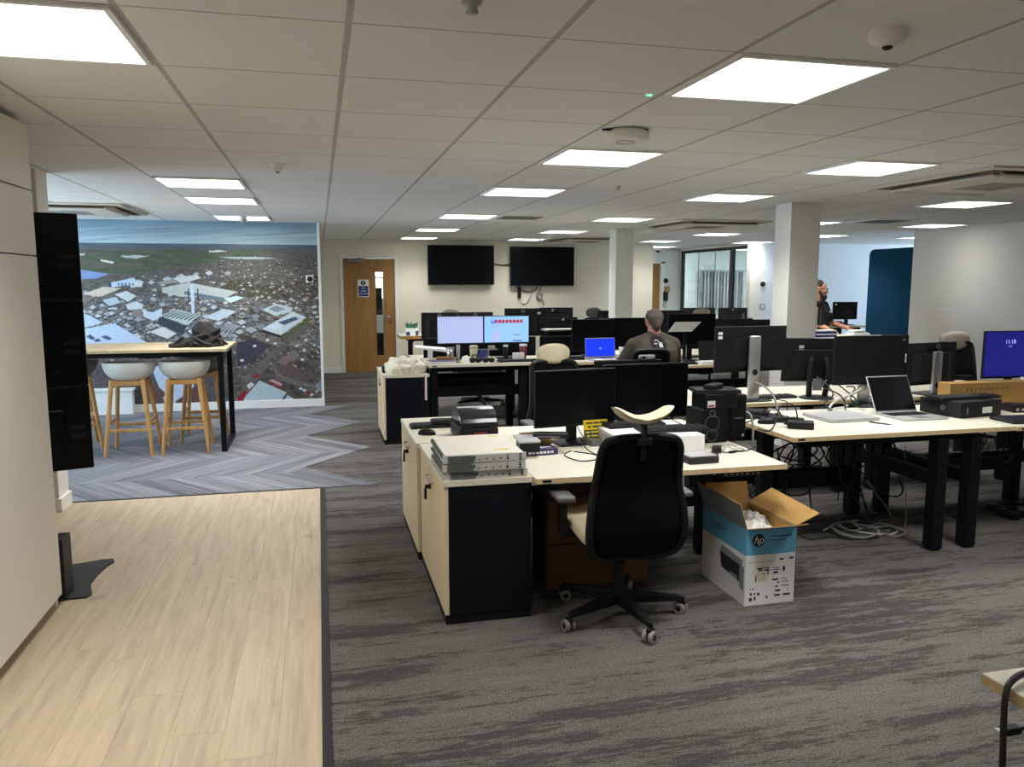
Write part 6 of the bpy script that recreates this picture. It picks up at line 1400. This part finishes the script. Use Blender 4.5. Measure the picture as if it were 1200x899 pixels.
# ================================================================== PEOPLE
def organic(name, mtl, parent, caps, voxel=.011, smooth=6, ells=(), loc=None):
    m = MB()
    for c in caps: m.capsule(*c)
    for e in ells: m.ell(*e)
    o = m.build(name, mtl, parent, loc); r = o.modifiers.new('remesh', 'REMESH'); r.mode = 'VOXEL'; r.voxel_size = voxel; r.use_smooth_shade = True
    s = o.modifiers.new('smooth', 'SMOOTH'); s.iterations = smooth; s.factor = .5
    return o
def hand(caps, wrist, dirv, side, palm_n, curl=.5, s=1.0):
    """palm plus five bent fingers as tapered chains; side points to the thumb"""
    w = Vector(wrist); d = Vector(dirv).normalized(); n = Vector(palm_n).normalized(); t = Vector(side).normalized()
    for k in (-1.2, -.4, .4, 1.2): caps.append((w + t * k * .010 * s, w + d * .085 * s + t * k * .019 * s, .016 * s, .0135 * s))
    for k, L in ((-1.5, .062), (-.5, .074), (.5, .08), (1.5, .07)):
        a = w + d * .086 * s + t * k * -.019 * s; b = a + (d * cos(curl * .5) + n * sin(curl * .5)) * L * .45 * s; c = b + (d * cos(curl) + n * sin(curl)) * L * .33 * s; e = c + (d * cos(curl * 1.5) + n * sin(curl * 1.5)) * L * .28 * s
        caps += [(a, b, .0098 * s, .009 * s), (b, c, .009 * s, .0082 * s), (c, e, .0082 * s, .007 * s)]
    a = w + d * .03 * s + t * .026 * s; b = a + (d * .6 + t * .8) * .036 * s + n * .008; c = b + (d * .9 + t * .35) * .03 * s + n * .008
    caps += [(w + d * .012 * s + t * .012 * s, a, .015 * s, .0125 * s), (a, b, .0125 * s, .0105 * s), (b, c, .0105 * s, .0085 * s)]
def head_shapes(c, f, upv, s=1.0):
    """skull, jaw, nose, ears, brow about the head centre c, facing f"""
    c = Vector(c); f = Vector(f).normalized(); u = Vector(upv).normalized(); r = f.cross(u).normalized()
    P = lambda a, b, d: c + r * a * s + f * b * s + u * d * s
    caps = [(P(0, -.018, .035), P(0, .018, .035), .078 * s, .074 * s), (P(-.012, -.02, .02), P(.012, -.02, .02), .076 * s, .076 * s), (P(0, .03, -.03), P(0, .045, -.065), .056 * s, .040 * s), (P(-.028, .02, -.05), P(-.012, .055, -.088), .032 * s, .026 * s), (P(.028, .02, -.05), P(.012, .055, -.088), .032 * s, .026 * s), (P(-.02, .072, -.09), P(.02, .072, -.09), .022 * s, .022 * s),
            (P(0, .088, .012), P(0, .112, -.022), .010 * s, .015 * s), (P(-.012, .092, -.026), P(.012, .092, -.026), .011 * s, .011 * s), (P(-.035, .082, .03), P(.035, .082, .03), .014 * s, .014 * s), (P(-.03, .072, -.012), P(-.045, .055, -.018), .022 * s, .02 * s), (P(.03, .072, -.012), P(.045, .055, -.018), .022 * s, .02 * s),
            (P(-.018, .086, -.056), P(.018, .086, -.056), .0095 * s, .0095 * s)]
    for k in (-1, 1): caps += [(P(k * .077, -.008, .012), P(k * .083, -.016, .022), .013 * s, .016 * s), (P(k * .077, -.006, -.004), P(k * .079, -.004, -.022), .012 * s, .009 * s), (P(k * .06, -.0, .0), P(k * .078, -.008, .0), .02 * s, .012 * s)]
    return caps, P
def person_seated():
    t = thing('person', 'seated man seen from behind in a brown grey t-shirt with an emblem on the back', 'person', (3.20, 7.25, 0))
    hc = Vector((-.005, -.02, 1.238)); fdir = Vector((.03, 1, -.22)); up = Vector((0, .2, 1))
    caps, P = head_shapes(hc, fdir, up, 1.0)
    S = {k: Vector((k * .205, -.015, 1.005)) for k in (-1, 1)}; E_ = {k: Vector((k * .285, .10, .80)) for k in (-1, 1)}; W_ = {-1: Vector((-.14, .50, .80)), 1: Vector((.30, .52, .80))}
    for k in (-1, 1): W_[k].z = (.83 if k < 0 else .765)
    caps += [(Vector((0, -.045, 1.06)), hc - Vector((0, .01, .05)), .066, .06), (Vector((0, .0, .66)), Vector((0, -.02, .92)), .13, .11)]
    for k in (-1, 1):
        caps += [(Vector((k * .03, -.03, 1.03)), S[k], .05, .05), (S[k], E_[k], .052, .045), (E_[k], W_[k], .043, .030)]
        hand(caps, W_[k], (-.25 * k, 1, -.08), (-k, 0, 0), (0, 0, -1), .25)
        caps += [(Vector((k * .09, .0, .60)), Vector((k * .13, .42, .57)), .088, .065), (Vector((k * .13, .42, .56)), Vector((k * .13, .40, .10)), .06, .042), (Vector((k * .13, .38, .055)), Vector((k * .14, .54, .04)), .04, .035)]
    body = organic('body', 'skin', t, caps, .0075, 5)
    sh = [(Vector((-.06, -.01, .675)), Vector((-.08, -.055, .92)), .16, .155), (Vector((.06, -.01, .675)), Vector((.08, -.055, .92)), .16, .155), (Vector((0, .05, .68)), Vector((0, .02, .9)), .165, .15), (Vector((-.10, -.03, .98)), Vector((.10, -.03, .98)), .088, .088), (Vector((0, -.055, 1.055)), Vector((0, -.05, 1.075)), .078, .072)]
    for k in (-1, 1): sh += [(Vector((k * .015, -.045, 1.105)), Vector((k * .16, -.03, 1.02)), .055, .082), (Vector((k * .06, -.04, 1.035)), S[k], .075, .078), (S[k], S[k].lerp(E_[k], .85), .082, .070)]
    organic('t_shirt', 'shirt_olive', t, sh, .011, 8)
    tr = []
    for k in (-1, 1): tr += [(Vector((k * .085, -.02, .605)), Vector((k * .13, .42, .57)), .102, .08), (Vector((k * .13, .42, .56)), Vector((k * .13, .41, .12)), .076, .06)]
    organic('trousers', 'trousers', t, tr, .012, 6)
    for k in (-1, 1): organic('shoe', 'black_plastic', t, [(Vector((k * .13, .37, .05)), Vector((k * .14, .56, .045)), .048, .042)], .008, 4)
    hr = []
    for a in np.linspace(-1, 1, 7):
        hr += [(P(a * .055, -.052, .055), P(a * .062, -.062, -.03), .046, .036), (P(a * .05, .0, .092), P(a * .055, -.05, .06), .032, .044)]
    hr = [(P(0, -.055, -.01), P(0, -.06, -.05), .062, .05)]
    organic('hair', 'hair_grey', t, hr, .007, 4, ells=[(P(0, -.022, .034), (.0895, .098, .088), 24)])
    # emblem printed on the back of the shirt: a curved patch lying on the cloth
    dg = bpy.context.evaluated_depsgraph_get(); so = [c for c in COL.objects if c.name.startswith('t_shirt') and c.parent is t][0]; ev = so.evaluated_get(dg)
    from mathutils.bvhtree import BVHTree
    bv = BVHTree.FromObject(so, dg)
    def on(x, z, off):
        h = bv.ray_cast(Vector((x, -1, z)), Vector((0, 1, 0)))[0]
        return (x, (h.y if h is not None else -.2) - off, z)
    cx_, cz_ = -.01, 1.03
    m = MB(); m.grid(28, 8, lambda u, v: on(cx_ + .083 * v * cos(2 * pi * u), cz_ + .075 * v * sin(2 * pi * u), .003)); m.build('back_emblem', 'shirt_dark', t)
    m = MB(); m.grid(10, 2, lambda u, v: on(cx_ - .03 + .05 * u, cz_ + .02 + .012 * v + .008 * sin(5 * u), .005)).grid(6, 4, lambda u, v: on(cx_ + .012 + .03 * u, cz_ - .035 + .045 * v, .005)).grid(6, 2, lambda u, v: on(cx_ - .045 + .04 * u, cz_ - .004 + .01 * v, .005)); m.build('emblem_figure', 'light_grey', t)
person_seated()
def person_standing():
    t = thing('person', 'standing bearded man in a dark polo shirt with glasses beside the large column', 'person', (6.68, 9.60, 0))
    hc = Vector((-.02, -.02, 1.525)); fdir = Vector((.86, -.52, -.12)); up = Vector((.06, -.04, 1))
    caps, P = head_shapes(hc, fdir, up, 1.02)
    fx = Vector((.5, -.87, 0)).normalized(); rt_ = fx.cross(Vector((0, 0, 1)))      # rt_: his right, towards the camera
    O = lambda f_, r_, z: fx * f_ + rt_ * r_ + Vector((0, 0, z))
    caps += [(O(-.03, 0, 1.33), hc - Vector((0.01, 0, .05)), .062, .058), (O(-.02, 0, .92), O(-.03, 0, 1.20), .125, .12)]
    S = {k: O(-.03, k * .20, 1.30) for k in (-1, 1)}; E_ = {1: O(.08, .27, 1.07), -1: O(.06, -.27, 1.06)}; W_ = {1: Vector((-.10, -.34, ZK + .085)), -1: Vector((.20, -.36, ZK + .085))}
    for k in (-1, 1):
        caps += [(O(-.03, k * .03, 1.33), S[k], .05, .05), (S[k], E_[k], .048, .043), (E_[k], W_[k], .041, .029)]
        hand(caps, W_[k], O(.8, -k * .1, -.28), -k * rt_, (0, 0, -1), .25)
        caps += [(O(0, k * .09, .90), O(.02, k * .10, .50), .09, .062), (O(.02, k * .10, .50), O(-.02, k * .10, .09), .058, .04), (O(-.02, k * .1, .045), O(.13, k * .115, .035), .038, .034)]
    organic('body', 'skin', t, caps, .0075, 5)
    sh = [(O(-.02, -.04, .92), O(-.03, -.05, 1.22), .155, .155), (O(-.02, .04, .92), O(-.03, .05, 1.22), .155, .155), (O(-.03, -.1, 1.28), O(-.03, .1, 1.28), .085, .085), (O(-.03, 0, 1.33), O(-.025, 0, 1.36), .075, .070)]
    for k in (-1, 1): sh += [(O(-.03, k * .06, 1.315), S[k], .072, .074), (S[k], S[k].lerp(E_[k], .78), .074, .062)]
    organic('polo_shirt', 'shirt_dark', t, sh, .011, 7)
    MB().box(-.025, -.003, -.012, .025, .003, .012).build('chest_patch', 'light_grey', t, O(.128, -.085, 1.22), (0, 0, R(30)))
    tr = []
    for k in (-1, 1): tr += [(O(0, k * .085, .90), O(.02, k * .10, .50), .115, .08), (O(.02, k * .10, .50), O(-.01, k * .10, .10), .075, .062)]
    organic('trousers', 'trousers', t, tr, .012, 6)
    for k in (-1, 1): organic('shoe', 'black_plastic', t, [(O(-.05, k * .1, .05), O(.14, k * .115, .045), .048, .042)], .008, 4)
    hr = []
    for a in np.linspace(-1, 1, 7): hr += [(P(a * .056, -.052, .05), P(a * .060, -.056, -.03), .044, .034), (P(a * .052, .03, .10), P(a * .056, -.05, .065), .028, .044)]
    hr = [(P(0, -.055, -.01), P(0, -.06, -.05), .060, .048)]
    organic('hair', 'hair_dark', t, hr, .007, 4, ells=[(P(0, -.026, .046), (.094, .090, .088), 24)])
    bd = []
    for k in (-1, 1): bd += [(P(k * .066, .01, -.03), P(k * .045, .05, -.09), .016, .026), (P(k * .045, .05, -.085), P(0, .083, -.105), .024, .030)]
    bd += [(P(-.02, .092, -.043), P(.02, .092, -.043), .010, .010), (P(0, .085, -.09), P(0, .075, -.135), .032, .018)]
    organic('beard', 'hair_dark', t, bd, .007, 4)
    e = MB(); q = MB(); g = MB()
    for k in (-1, 1):
        e.ell(P(k * .031, .079, .010), .0125, 12); q.ell(P(k * .031, .0895, .010), .006, 10)
        ctr = P(k * .034, .105, .008); rx = (P(1, 0, 0) - P(0, 0, 0)).normalized(); uz = (P(0, 0, 1) - P(0, 0, 0)).normalized()
        g.tube([ctr + rx * .024 * cos(a * pi / 8) + uz * .019 * sin(a * pi / 8) for a in range(16)], .002, closed=True, n=6)
        g.tube([P(k * .058, .102, .012), P(k * .075, .06, .016), P(k * .084, -.01, .02)], .002, n=6)
    g.tube([P(-.01, .112, .01), P(.01, .112, .01)], .002, n=6)
    e.build('eyeball', 'eye_white', t); q.build('iris', 'ink', t); g.build('glasses', 'black_plastic', t)
    MB().tube([P(-.02, .096, -.058), P(0, .099, -.057), P(.02, .096, -.058)], .004, spline=4, n=6).build('lips', 'skin_lips', t)
person_standing()

# ================================================================== LIGHT
w = bpy.data.worlds.new('sky'); SC.world = w; w.use_nodes = True; nt = w.node_tree; bg = nt.nodes['Background']
tc_ = nt.nodes.new('ShaderNodeTexCoord'); sp_ = nt.nodes.new('ShaderNodeSeparateXYZ'); nt.links.new(tc_.outputs['Generated'], sp_.inputs[0])
rp = nt.nodes.new('ShaderNodeValToRGB'); nt.links.new(sp_.outputs[2], rp.inputs[0]); rp.color_ramp.elements[0].color = (.62, .74, .90, 1); rp.color_ramp.elements[1].color = (.36, .60, 1, 1); nt.links.new(rp.outputs[0], bg.inputs[0]); bg.inputs[1].default_value = SKY
def portal(loc, rot, sx, sy):
    l = bpy.data.lights.new('window_portal', 'AREA'); l.shape = 'RECTANGLE'; l.size = sx; l.size_y = sy; l.cycles.is_portal = True
    o = bpy.data.objects.new('window_portal', l); COL.objects.link(o); o.location = loc; o.rotation_euler = rot
portal((-4.95, 8.5, 1.45), (0, R(-90), 0), 1.4, 3.6)
portal((11.75, 15.85, 1.5), (0, R(90), 0), 1.25, 2.7)
portal((14.3, 11.65, 1.48), (0, R(90), 0), 1.35, 3.9)
vs = SC.view_settings; SC.display_settings.display_device = 'sRGB'; vs.view_transform = 'Standard'; vs.look = 'None'; vs.gamma = 1; vs.use_curve_mapping = False; vs.exposure = EXPO
SC.cycles.use_denoising = True; SC.cycles.max_bounces = 8; SC.cycles.diffuse_bounces = 5; SC.cycles.glossy_bounces = 3; SC.cycles.transparent_max_bounces = 12; SC.cycles.sample_clamp_indirect = 6; SC.cycles.caustics_reflective = False; SC.cycles.caustics_refractive = False
